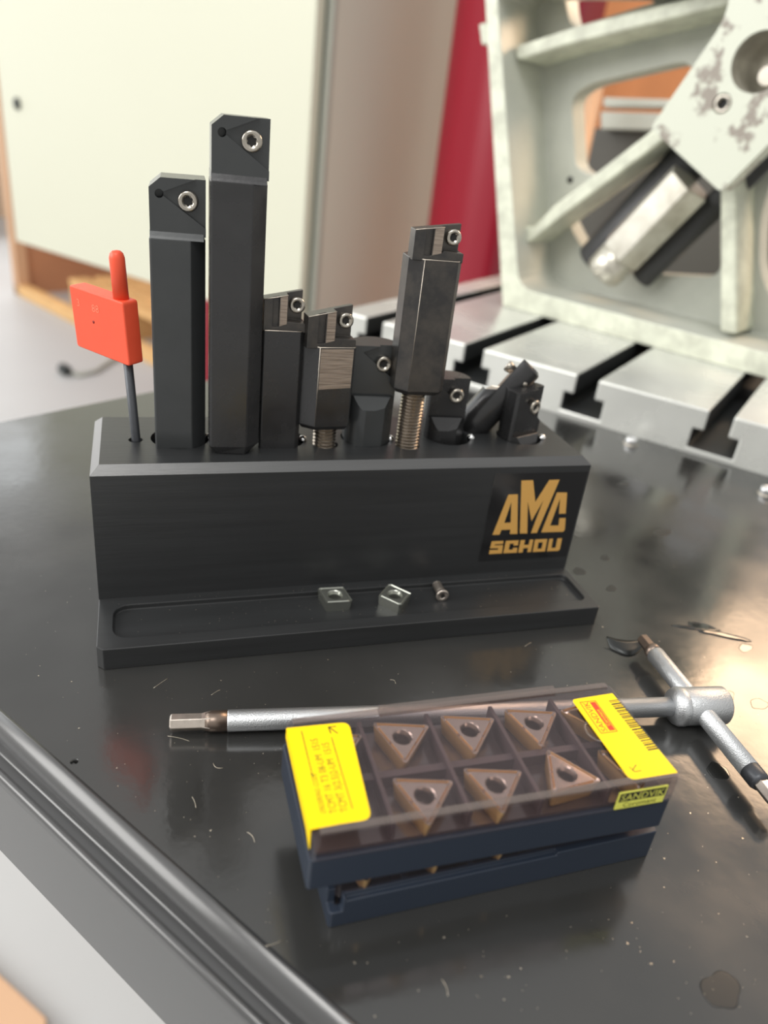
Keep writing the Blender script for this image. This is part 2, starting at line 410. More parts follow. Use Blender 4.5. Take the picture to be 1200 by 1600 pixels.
# n-gon caps split by slot for clean shading
vs = [tf.p(a, 0, b) for a, b in prof] + [tf.p(a, VL, b) for a, b in prof]
nn = len(prof)
mb.add(vs, [list(range(nn)), list(range(nn, 2 * nn))[::-1]] + [[i, (i + 1) % nn, nn + (i + 1) % nn, nn + i] for i in range(nn)])
slab = obj('table_slab', mb, M['steeltable'], mt, bevel=1.3)
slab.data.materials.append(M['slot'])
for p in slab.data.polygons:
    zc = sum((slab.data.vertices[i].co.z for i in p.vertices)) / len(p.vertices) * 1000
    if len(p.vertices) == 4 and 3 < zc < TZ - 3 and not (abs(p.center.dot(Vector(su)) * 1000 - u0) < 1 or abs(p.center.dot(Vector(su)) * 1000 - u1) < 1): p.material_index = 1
mb = MB().box(-150, 300, 60, 400, -850, -60, tf)
obj('pedestal', mb, M['greymetal'], mt)

# ------------------------------------------------------------------ large casting on the machine table
P0 = on_z(785, 478, TZ); P1 = on_z(1200, 592, TZ)
cdv = (P1 - P0) / np.linalg.norm(P1 - P0); cn = np.cross(cdv, [0, 0, 1])      # cn towards the viewer
def PC(x, y, d=0.0):
    p = on_plane(x, y, P0 - cn * d, cn); return (float(np.dot(p - P0, cdv)), float(p[2]))
cf = Frame(P0, cdv, -cn, (0, 0, 1)); cf.o = cf.o - np.array([0, 0, TZ])
def cprism(pts, d0, d1): return MB().prism(pts, d0, d1, cf, 'xz')
s_r = 246.0
bl = PC(785, 478); tl = PC(754, -60)
outline = [(bl[0], TZ), (s_r, TZ), (s_r, tl[1]), tl]
inner = [PC(812, 452), (232, PC(1200, 552)[1]), (232, tl[1] - 14), PC(776, -20)]
inner[0] = PC(811, 450)
WEB = 60.0
cast = thing('angle_plate_casting', 'large pale green cream ribbed iron casting standing on the slotted table', 'casting', tuple(P0))
win = []
w1 = [PC(885, -40, WEB), PC(884, 8, WEB), PC(893, 44, WEB), PC(1000, 10, WEB), PC(1090, -18, WEB), PC(1090, -40, WEB)]
w2 = [PC(900, 262, WEB), PC(893, 150, WEB), PC(925, 130, WEB), PC(1085, 92, WEB), PC(1085, 190, WEB), PC(925, 275, WEB)]
w3 = [PC(880, 330, WEB), PC(902, 375, WEB), PC(940, 424, WEB), PC(1128, 434, WEB), PC(1128, 200, WEB), PC(1040, 215, WEB)]
w4 = [PC(1188, 340, WEB), PC(1186, 420, WEB), PC(1205, 470, WEB), PC(1290, 480, WEB), PC(1290, 250, WEB), PC(1215, 250, WEB)]
inner_r = round_poly(inner, [14, 10, 10, 10])
body = obj('cast_frame', cprism(outline, 0, WEB + 22), M['cast'], cast, bevel=1.2,
           cut=[cprism(inner_r, -5, WEB), cprism(round_poly(w1, [0, 10, 16, 0, 0, 0]), WEB - 5, WEB + 40), cprism(round_poly(w2, [14, 16, 18, 14, 10, 16]), WEB - 5, WEB + 40),
                cprism(round_poly(w3, [6, 10, 14, 14, 6, 6]), WEB - 5, WEB + 40), cprism(round_poly(w4, 12), WEB - 5, WEB + 40)])
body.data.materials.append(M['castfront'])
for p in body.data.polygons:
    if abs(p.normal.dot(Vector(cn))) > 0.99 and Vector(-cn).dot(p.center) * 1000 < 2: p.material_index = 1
D1 = 18.0
ribs = [[PC(806, 70, D1), PC(824, 66, D1), PC(900, 40, D1), PC(1078, -4, D1), PC(1170, -30, D1), PC(1170, -8, D1), PC(1138, 8, D1), PC(880, 72, D1), PC(815, 93, D1), PC(805, 92, D1)],
        [PC(818, 354, D1), PC(834, 354, D1), PC(864, 322, D1), PC(1012, 208, D1), PC(1080, 150, D1), PC(1080, 185, D1), PC(1028, 226, D1), PC(872, 342, D1), PC(826, 380, D1), PC(816, 380, D1)],
        [PC(1125, 240, D1), PC(1151, 240, D1), PC(1151, 523, D1), PC(1125, 519, D1)]]
for r in ribs: obj('rib', cprism(r, D1, WEB + 4), M['castfront'], cast, bevel=2.2, seg=3)
# web drillings and a lug on the left edge
for (x, y, d) in ((891, 281, WEB), ):
    p = PC(x, y, d); obj('drilled_hole', MB().lathe([(2.6, 0), (2.6, 0.4), (1.9, 0.5), (0, 0.5)], frame_axis(cf.p(p[0], d - 0.3, p[1]), cn), 20), M['darkhole'], cast)
lug = [PC(748, 38, 6), PC(760, 34, 6), PC(764, 68, 6), PC(752, 70, 6)]
obj('lug', cprism(lug, 6, 30), M['castfront'], cast, bevel=1)
# scraped square head plate with bores
HD = -16.0
hp = [PC(1016, 200, HD), PC(1126, 301, HD), PC(1222, 205, HD), PC(1290, 100, HD), PC(1245, -70, HD), PC(1142, -50, HD), PC(1140, 0, HD), PC(1128, 36, HD), PC(1104, 72, HD)]
bore = PC(1187, 97, HD); sckt = PC(1128, 162, HD)
head = obj('head_plate', cprism(round_poly(hp, [4, 4, 4, 4, 4, 6, 10, 10, 10]), HD, 3), M['scraped'], cast, bevel=1.4,
           cut=[MB().lathe([(17.2, -40), (17.2, 60)], frame_axis(cf.p(bore[0], HD, bore[1]), cn), 48), MB().lathe([(6.0, -8), (6.0, 8)], frame_axis(cf.p(sckt[0], HD, sckt[1]), cn), 32)])
bf = frame_axis(cf.p(bore[0], HD, bore[1]), cn)
obj('bore_sleeve', MB().lathe([(17.1, -1.2), (17.1, -36), (0, -36)], bf, 48, cap=False), M['rodgrey'], cast)
obj('bore_pin', MB().lathe([(6.5, -36), (6.5, -10), (5.6, -9)], frame_axis(bf.p(4, -6, 0), cn), 32), M['screw'], cast)
sf = frame_axis(cf.p(sckt[0], HD, sckt[1]), cn)
obj('socket_screw', MB().lathe([(5.9, -6), (5.9, -1.2), (5.2, -0.4), (3.4, -0.4), (3.1, -1.0), (3.1, -5), (0, -5)], sf, 32), M['screw'], cast)
obj('screw_socket', MB().lathe([(2.9, -4.5), (2.9, -3.6), (0, -3.6)], sf, 6, False), M['darkhole'], cast)

# clamping bar under the head plate
BD = 22.0
q0 = PC(964, 404, BD); q1 = PC(1095, 268, BD)
a0 = cf.p(q0[0], BD, q0[1]); a1 = cf.p(q1[0], BD, q1[1])
ax = (a1 - a0) / np.linalg.norm(a1 - a0)
bar = thing('clamping_bar', 'pale steel hexagonal bar slanting down from the scraped head plate of the casting', 'bar', tuple(a0))
bfz = frame_axis(a0, ax); _c, _s = math.cos(0.42), math.sin(0.42)
bfz = Frame(a0, bfz.ex * _c + bfz.ey * _s, -bfz.ex * _s + bfz.ey * _c, bfz.ez)
obj('hex_sleeve', MB().lathe([(17.2, 4), (18.6, 6), (18.6, 74)], bfz, 6, False), M['rodgrey'], bar, bevel=0.8)
obj('round_end', MB().lathe([(14.4, -16), (15.4, -14.5), (15.4, 6)], bfz, 40), M['rodgrey'], bar)
off = cf.p(0, 0, 0) * 0
a2 = a0 + cdv * 26 - cn * 24 + np.array([0, 0, 4.0])
obj('rod_and_shade', MB().lathe([(9, -22), (9.6, -20), (9.6, 110)], frame_axis(a2, ax), 32), M['roddark'], cast)
a3 = a0 - cdv * 22 - cn * 30 + np.array([0, 0, 6.0])
obj('rod_and_shade', MB().lathe([(15, -20), (16, -18), (16, 96)], frame_axis(a3, ax), 32), M['roddark'], cast)  # dark rod standing in for the shaded area left of the bar

# ------------------------------------------------------------------ things behind the casting
def behind(x, y, d): return on_plane(x, y, P0 - cn * d, cn)
def bpt(x, y, d):
    p = behind(x, y, d); return (float(np.dot(p - P0, cdv)), float(p[2]))
def slab_behind(pts, d0, d1): return MB().prism([bpt(x, y, d0) for x, y in pts], d0, d1, cf, 'xz')
ob = obj('standin_panel', MB().prism([bpt(860, -120, 1500), bpt(1500, -120, 1500), (bpt(1500, 150, 1500)[0], -850), (bpt(860, 150, 1500)[0], -850)], 1500, 1800, cf, 'xz'), M['orange'])  # added stand-in for the wall behind, its warm light put into the orange
tag(ob, 'orange brown stand-in panel for the warm-lit wall seen through the windows of the casting', 'panel')
guard = thing('machine_guard', 'grey machine guard with two light rails seen through the casting window', 'machine', tuple(behind(940, 230, 420)))
obj('guard_body', MB().prism([bpt(924, 200, 420), bpt(1400, 212, 420), (bpt(1400, 520, 420)[0], -850), (bpt(900, 520, 420)[0], -850)], 420, 620, cf, 'xz'), M['darkmetal'], guard)
obj('rail', slab_behind([(942, 152), (1200, 160), (1200, 170), (942, 168)], 400, 425), M['greymetal'], guard, bevel=2)
obj('rail', slab_behind([(938, 174), (1200, 182), (1200, 208), (938, 202)], 400, 440), M['greymetal'], guard, bevel=2)
g = behind(912, 200, 330)
tag(obj('brass_column', MB().lathe([(13, -880), (13, 60)], Frame(g), 40), mat('warm_brass', rgb(196, 160, 130), 0.5, 0.3), org=tuple(g)), 'narrow copper coloured column at the left of the casting window', 'column')

# ------------------------------------------------------------------ electrical cabinet
CZ = -230.0
C1 = on_z(25, 377, CZ); C2 = on_z(466, 513, CZ); cw = C2 - C1; CW = np.linalg.norm(cw); cw /= CW
cb = np.array([-cw[1], cw[0], 0]); cab = thing('steel_cabinet', 'tall cream enamelled steel cabinet with beige side panel and key lock', 'cabinet', tuple(C1))
kf = Frame(C1 - np.array([0, 0, CZ]), cw, cb, (0, 0, 1))
obj('cabinet_body', MB().box(2, CW + 10, 34, 590, CZ + 4, 950, kf), M['side'], cab, bevel=3)
obj('door', MB().box(0, CW, 0, 24, CZ, 946, kf), M['door'], cab, bevel=2.5)
obj('door_seal', MB().box(8, CW - 4, 22, 36, CZ + 8, 940, kf), M['rubber'], cab)
obj('frame_strip', MB().box(CW + 4, CW + 13, 28, 40, CZ + 4, 948, kf), M['greymetal'], cab, bevel=1)
lk = on_plane(28, 162, C1, cb); lf = frame_axis(lk, -cb)
obj('key_lock', MB().lathe([(13, -2), (13, 5), (11, 7), (0, 7)], lf, 32, sx=0.8), M['rubber'], cab)
# crimson machine base beneath and crimson machine column behind
R1 = on_z(322, 600, -850)
rb = MB().box(0, 520, 0, 300, -850, CZ - 12, Frame(R1 + np.array([0, 120, 850.0]) * np.array([1, 1, 0]) , cw, cb, (0, 0, 1)))
r1 = obj('red_machine', MB().box(-30, 430, 0, 260, -850, CZ, Frame((R1[0], R1[1] - 40, 0), cw, cb, (0, 0, 1))), M['crimson'], org=tuple(R1), bevel=6)
tag(r1, 'crimson lower machine housing on the floor beneath the cream cabinet', 'machine')
def tpt(x, y, v):
    return on_plane(x, y, S1 + sv * v, sv)
r2p = on_plane(745, 300, P0 - cn * 700, cn)
f2 = Frame((r2p[0], r2p[1], 0), cdv, -cn, (0, 0, 1))
mb = MB(); pr = [(-110, 0), (-60, -26), (20, -40), (70, -20), (75, 30), (110, 60), (110, 160), (-110, 160)]
mb.prism(round_poly(pr, 22), -850, 900, f2)
tag(obj('machine_column', mb, M['crimson'], org=tuple(r2p)), 'crimson painted machine column between the cabinet and the casting', 'machine')

# ------------------------------------------------------------------ crate frame, pallet and cable on the floor
K1 = on_z(30, 462, -850); K2 = on_z(240, 572, -850); kd = (K2 - K1); KL = np.linalg.norm(kd); kd /= KL; kb = np.array([-kd[1], kd[0], 0])
f3 = Frame((K1[0], K1[1], 0), kd, kb, (0, 0, 1))
crate = thing('wooden_rack', 'tan wooden frame with brown board on the floor behind the cream cabinet', 'rack', tuple(K1))
obj('post', MB().box(-60, 0, 0, 60, -850, 900, f3), M['tan'], crate, bevel=4)
obj('bottom_rail', MB().box(-60, KL + 20, 0, 60, -850, -800, f3), M['wood'], crate, bevel=4)
obj('back_board', MB().box(-420, KL - 100, 640, 660, -850, 1200, f3), M['brownwood'], crate)
obj('side_board', MB().box(-40, -20, 60, 640, -850, 1200, f3), M['brownwood'], crate)
pal = thing('wooden_pallet', 'pale wooden pallet on the floor behind the red key handle', 'pallet', tuple(K1 + kd * 350 + kb * 120))
for i in range(4): obj('board', MB().box(330, KL + 10, 110 + i * 130, 205 + i * 130, -725, -700, f3), M['wood'], pal, bevel=2)
for i in range(2): obj('block', MB().box(340 + i * 480, 440 + i * 480, 110, 600, -850, -725, f3), M['wood'], pal, bevel=2)
q = [on_z(x, y, -850) for x, y in ((0, 1536), (75, 1606), (75, 1900), (-60, 1900), (-60, 1480))]
mb = MB().prism([(v[0], v[1]) for v in q], -850, -828)
tag(obj('wooden_board', mb, M['tan'], org=tuple(q[0]), bevel=2), 'tan wooden board lying on the floor at the bottom left picture corner', 'board')
cp = [on_z(x, y, -842) for x, y in ((100, 579), (125, 586), (150, 580), (170, 566), (190, 556))]
cb_ = thing('power_cable', 'pale grey cable with a dark plug lying on the floor left of the block', 'cable', tuple(on_z(100, 579, -850)))
obj('cable', MB().tube(cp, 8, 10), M['greymetal'], cb_)
obj('plug', MB().lathe([(14, -28), (20, -20), (20, 20), (14, 28)], frame_axis(on_z(101, 577, -830), kd), 20), M['rubber'], cb_)

# ------------------------------------------------------------------ tool block
H, CH, DEP, LH, LW = 57.15, 2.8, 46.2, 7.9, 28.0
blk = thing('tool_block', 'black plastic tool holder block with gold lettering on its right end', 'tool block', (90, 10, 0))
HOLES = [(14.0, 22.3, 2.35, 40), (28.7, 23.6, 9.8, 22), (46.4, 18.2, 4.2, 30), (63.2, 22.5, 9.2, 22), (79.2, 17.2, 4.6, 30), (95.6, 22.6, 9.3, 22), (109.8, 15.4, 4.6, 30), (128.8, 23.2, 9.0, 22), (145.6, 33.0, 5.2, 30), (159.2, 22.6, 9.0, 22)]
mb = MB()
def rect(x0, x1, y0, y1, z): return [(x0, y0, z), (x1, y0, z), (x1, y1, z), (x0, y1, z)]
mb.rings([rect(0, 180, 0, DEP, LH - 0.02), rect(0, 180, 0, DEP, H - CH), rect(CH, 180 - CH, CH, DEP - CH, H)])
body = obj('block_body', mb, M['delrin'], blk, bevel=0.18, cut=[MB().lathe([(r, H - d), (r, H + 5)], Frame((x, y, 0)), 40) for x, y, r, d in HOLES])
body.data.materials.append(M['chamfer'])
for p in body.data.polygons:
    if 0.5 < p.normal.z < 0.9: p.material_index = 1
e = 2.0
basep = [(e, -LW), (180 - 0.4, -LW), (180, -LW + 0.4), (180, DEP), (0, DEP), (0, -LW + e)]
rec = round_poly([(4.8, -22.6), (177.2, -22.6), (177.2, -4.4), (4.8, -4.4)], [6, 3, 3, 6], 6)
obj('tray_base', MB().prism(basep, 0, LH), M['delrin'], blk, bevel=0.4, cut=MB().prism(rec, 6.0, 12))
for (x, y) in ((38.6, 22.9), (71.4, 20.4), (104.6, 20.0), (137.6, 20.3), (168.0, 19.6)):
    obj('ball_plunger', MB().lathe([(0, -1.6), (0.9, -1.3), (1.4, -0.6), (1.5, 0), (1.4, 0.6), (0.9, 1.3), (0, 1.6)], Frame((x, y, H + 0.35)), 16), M['chrome'], blk)
# decal with lettering, read off the front face
def FZ(cx, cy): return px_z(740 + cx / 6, 700 + cy / 6, 0.0)
dec = [FZ(200, 236), FZ(1075, 205), FZ(890, 1035), FZ(45, 1060)]
dec = [(dec[0][0], dec[0][1]), (dec[1][0], dec[0][1]), (dec[1][0], dec[3][1]), (dec[0][0], dec[3][1])]
dc = obj('decal', MB().prism(round_poly(dec, 0.4), -0.18, 0.0, W, 'xz'), M['decal'], blk)
fw = 0.12
obj('decal_rim', MB().prism([dec[3], dec[0], (dec[0][0] + fw, dec[0][1]), (dec[3][0] + fw, dec[3][1])], -0.22, -0.17, W, 'xz').prism([dec[0], dec[1], (dec[1][0], dec[1][1] - fw), (dec[0][0], dec[0][1] - fw)], -0.22, -0.17, W, 'xz'), M['edge'], dc)
L = {
 'A': [[(175, 812), (325, 435), (412, 432), (408, 802), (338, 804), (343, 762), (258, 765), (240, 810)], [(285, 700), (345, 698), (352, 500)]],
 'M': [[(432, 798), (446, 303), (556, 300), (576, 505), (708, 298), (803, 295), (590, 793), (535, 795), (655, 480), (540, 682), (506, 497), (500, 798)], None],
 'C': [[(632, 788), (780, 415), (874, 416), (860, 612), (798, 614), (808, 468), (714, 726), (794, 724), (802, 656), (860, 654), (852, 760), (838, 782)], None],
 's': [[(142, 992), (148, 955), (226, 952), (230, 936), (152, 938), (168, 873), (278, 868), (275, 895), (198, 900), (194, 912), (274, 908), (262, 985)], None],
 'c': [[(276, 984), (302, 868), (420, 863), (413, 910), (372, 912), (375, 892), (338, 894), (326, 952), (364, 950), (368, 934), (408, 932), (402, 978)], None],
 'h': [[(416, 978), (440, 862), (480, 860), (470, 908), (514, 905), (524, 858), (558, 856), (534, 972), (500, 974), (508, 934), (464, 937), (456, 976)], None],
 'o': [[(552, 972), (574, 856), (688, 850), (666, 966)], [(594, 944), (634, 942), (648, 880), (606, 882)]],
 'u': [[(686, 966), (708, 850), (742, 848), (726, 936), (766, 934), (784, 846), (826, 843), (806, 945), (792, 960)], None]}
for nme, (o_, h_) in L.items():
    c = MB().prism([FZ(*q) for q in h_], -1, 1, W, 'xz') if h_ else None
    obj('lettering', MB().prism([FZ(*q) for q in o_], -0.26, -0.15, W, 'xz'), M['gold'], dc, cut=c)

# ------------------------------------------------------------------ things lying in the tray
def tri_r(t, R, rr):
    # radius of a rounded triangle at angle t
    a = (t % (2 * math.pi / 3)) - math.pi / 3
    ap = R / 2; q = ap / math.cos(a); return min(q, R - rr * (1 - 0) * 0.8)
def insert_mesh(rad, h, taper, hole, seg=72, groove=0.35):
    def ring(s, z, circ=None):
        out = []
        for k in range(seg):
            t = 2 * math.pi * k / seg; q = circ if circ else rad(t) * s
            out.append((q * math.cos(t), q * math.sin(t), z))
        return out
    body = MB().rings([ring(taper, 0), ring(1.0, h)], cap1=False, cap0=False)
    topm = MB().rings([ring(1.0, h), ring(0.965, h), ring(0.91, h - groove), ring(0.86, h - groove), ring(0.80, h - 0.04), ring(1, h - 0.02, hole + 0.25), ring(1, h - 0.25, hole), ring(1, h - 1.3, hole * 0.82), ring(1, 0, hole * 0.8)], cap0=False, cap1=False)
    bot = MB().rings([ring(1, 0, hole * 0.8), ring(taper, 0)], cap0=False, cap1=False)
    return body, topm, bot
def merge(*mbs):
    r = MB()
    for m_ in mbs: r.add(m_.v, m_.f); 
    return r
def rhomb(t, s=4.84, ang=80):
    a = math.radians(ang); u = np.array([math.cos(t), math.sin(t)]); q = 99
    for nx, ny in ((0, 1), (math.sin(a), -math.cos(a))):
        c = abs(u[0] * nx + u[1] * ny)
        if c > 1e-6: q = min(q, s / c)
    return min(q, s / math.cos(math.radians(ang / 2)) * 1.06 if False else 6.9)
b_, t_, o_ = insert_mesh(rhomb, 3.97, 0.93, 2.7)
i1 = obj('square_insert', merge(b_, t_, o_), M['cermet'], org=(0, 0, 0)); i1.location = (0.0802, -0.0102, 0.0060); i1.rotation_euler = (0, 0, math.radians(98))
tag(i1, 'grey square carbide insert, the left one of the two lying in the tray', 'insert', 'loose square inserts in the tray')
i2 = i1.copy(); sc.collection.objects.link(i2); i2.location = (0.1022, -0.0128, 0.0060); i2.rotation_euler = (0, 0, math.radians(50))
i2['label'] = 'grey square carbide insert turned on its corner beside the small screw in the tray'
ts = thing('clamp_screw', 'tiny steel torx screw lying on its side in the tray of the block', 'screw', (121, -10.5, 6))
sa = np.array([0.06, 1.0, 0.0]); sfm = frame_axis(np.array([120.8, -13.6, 8.3]), -sa)
obj('shank', MB().lathe([(1.4, -8.0), (1.7, -7.6)] + [q for k in range(9) for q in ((1.75, -7.2 + k * .55), (1.5, -6.95 + k * .55))] + [(1.6, -2.0), (2.45, -0.6), (2.45, 0.0), (2.2, 0.25), (1.1, 0.25), (1.0, -0.9), (0, -0.9)], sfm, 24), M['bitlight'], ts)
obj('torx_recess', MB().prism([((1.0 if k % 2 else 0.72) * math.cos(k * math.pi / 6), (1.0 if k % 2 else 0.72) * math.sin(k * math.pi / 6)) for k in range(12)], 0.26, 0.29, sfm), M['darkhole'], ts)

# ------------------------------------------------------------------ flag key
key = thing('flag_key', 'small torx key with a bright red flag handle standing in the left hole', 'key', (14, 22.3, H))
kx = on_y(213, 690, 22.3); ktop = on_y(181, 388, 22.3)
ka = np.array([ktop[0] - kx[0], 0, ktop[2] - kx[2]]); ka /= np.linalg.norm(ka)
kfr = Frame(kx, np.array([ka[2], 0, -ka[0]]), (0, 1, 0), ka)
hz0, hz1, pz = 28.2, 49.2, 62.8
obj('key_shaft', MB().lathe([(1.3, -14), (1.5, -12), (1.5, 40)], kfr, 20), M['keysteel'], key)
# flag handle turned so that its right edge shows
ang = math.radians(-48)
hf = Frame(kx, kfr.ex * math.cos(ang) + np.array([0, 1, 0]) * math.sin(ang), -kfr.ex * math.sin(ang) + np.array([0, 1, 0]) * math.cos(ang), ka)
hp_ = round_poly([(-20.4, hz0 + 1.6), (4.0, hz0 - 0.2), (4.0, hz1 - 1.0), (-20.4, hz1 + 0.6)], 1.0)
obj('flag_handle', MB().prism(hp_, -3.0, 3.0, hf, 'xz'), M['red'], key, bevel=0.5, seg=3)
obj('top_pin', MB().lathe([(2.4, hz1 - 2), (2.35, pz - 2.2), (2.0, pz - 0.9), (1.2, pz - 0.15), (0, pz)], hf, 24), M['red'], key)
mbt = text_mb('3', 3.4, Frame(hf.p(-17.6, -3.02, hz1 - 5.6), hf.ex, hf.ez, hf.ey * -1), 0.06)
mbt = text_mb('88', 3.4, Frame(hf.p(-10.6, -3.02, hz1 - 6.2), hf.ex, hf.ez, hf.ey * -1), 0.06, mb=mbt)
obj('embossing', mbt, mat('red_relief_highlight', rgb(246, 128, 98), 0.4), key)  # lighter red paints the highlights of the raised figures
obj('handle_dimple', MB().lathe([(0.5, 0), (0.5, 0.04), (0, 0.04)], frame_axis(hf.p(-10.6, -3.0, hz1 - 9.6), -hf.ey), 16), mat('red_shadow_paint', rgb(130, 24, 18), 0.6), key)

# ------------------------------------------------------------------ turning tools
def star(r1, r2, n=12): return [((r1 if k % 2 else r2) * math.cos(k * 2 * math.pi / n), (r1 if k % 2 else r2) * math.sin(k * 2 * math.pi / n)) for k in range(n)]
def clamp(parent, c, axis, r=2.9, name='clamp_screw', m='screw', deep=3.0):
    f = frame_axis(np.array(c, float), axis)
    s = obj(name, MB().lathe([(r * 0.8, -deep), (r, -0.9), (r, -0.25), (r * 0.86, 0.12), (r * 0.56, 0.14), (r * 0.5, -0.5), (0, -0.55)], f, 32), M[m], parent)
    obj('torx_recess', MB().prism(star(r * 0.5, r * 0.36), -0.52, -0.46, f), M['darkhole'], s)
    return s

def holder_a(nm, label, x, yf, z0, zs, zt, w, mtop, mbody, bevel_bottom, rot=-3.0):
    # rectangular shank, bevelled right corner; stepped head with a triangular pocket
    t = thing('tool_holder', label, 'tool holder', (x + w / 2, yf + 8, H))
    f = frame_z((x, yf, 0), rot)
    sec = [(0.5, 0), (w * 0.73, 0), (w, 4.2), (w, 13), (w - 4, 17), (4, 17), (0, 13), (0, 0.5)]
    mb = MB()
    if bevel_bottom:
        ins = [(0.5 + 2.2, 1.5), (w * 0.73 - 0.4, 0.6), (w - 3.2, 5), (w - 3, 12), (w - 5, 15), (5, 15), (2.4, 12), (2.2, 2.0)]
        mb.rings([[f.p(a, b, z0) for a, b in ins], [f.p(a, b, z0 + 3.0) for a, b in sec], [f.p(a, b, zs) for a, b in sec]])
    else:
        mb.prism(sec, z0, zs, f)
    obj('shank', mb, mbody, t, bevel=0.3)
    # shoulder wedge, bright edge
    mb = MB().prism([(0.0, zs - 0.2), (17, zs - 0.2), (17, zs + 2.0), (1.3, zs + 2.0), (0.5, zs + 0.6)], 0.2, w * 0.97, f, 'yz')
    sh_ = obj('shoulder', mb, mbody, t, bevel=0.15)
    obj('worn_rim', MB().tube([f.p(0.2, 0.62, zs + 0.5), f.p(w * 0.95, 0.62, zs + 0.5)], 0.13, 6), M['edgewear'], sh_)
    hh = zt - zs
    hp = [(0.3, zs + 1), (w, zs + 1), (w, zt + 0.2), (3.6, zt), (0.3, zt - 2.8)]
    tri = [(3.3, zt - 4.2), (w + 4, zt + 3.2), (w + 4, zt - 17.0), (w, zt - 13.2)]
    ph = MB().prism(round_poly(tri, [1.0, 0, 0, 0]), -3, 2.5, f, 'xz')
    obj('head', MB().prism(hp, 1.2, 16, f, 'xz'), mtop, t, bevel=0.2, cut=[ph, MB().lathe([(1.25, -4), (1.25, 4)], frame_axis(f.p(3.2, 1.2, zt - 4.4), (0, -1, 0)), 20)])
    clamp(t, f.p(w * 0.69, 0.9, zt - 5.9), -f.ey, 2.95)
    return t
holder_a('a', 'black square shank tool holder, second tallest, standing next to the red key', 20.3, 15.0, H - 15, 124.6, 141.3, 16.4, M['blued2'], M['blued2'], False)
holder_a('b', 'tallest black square shank tool holder, standing at the left front of the block', 37.4, 8.6, H, 142.4, 159.3, 16.6, M['blued2'], M['blued'], True)

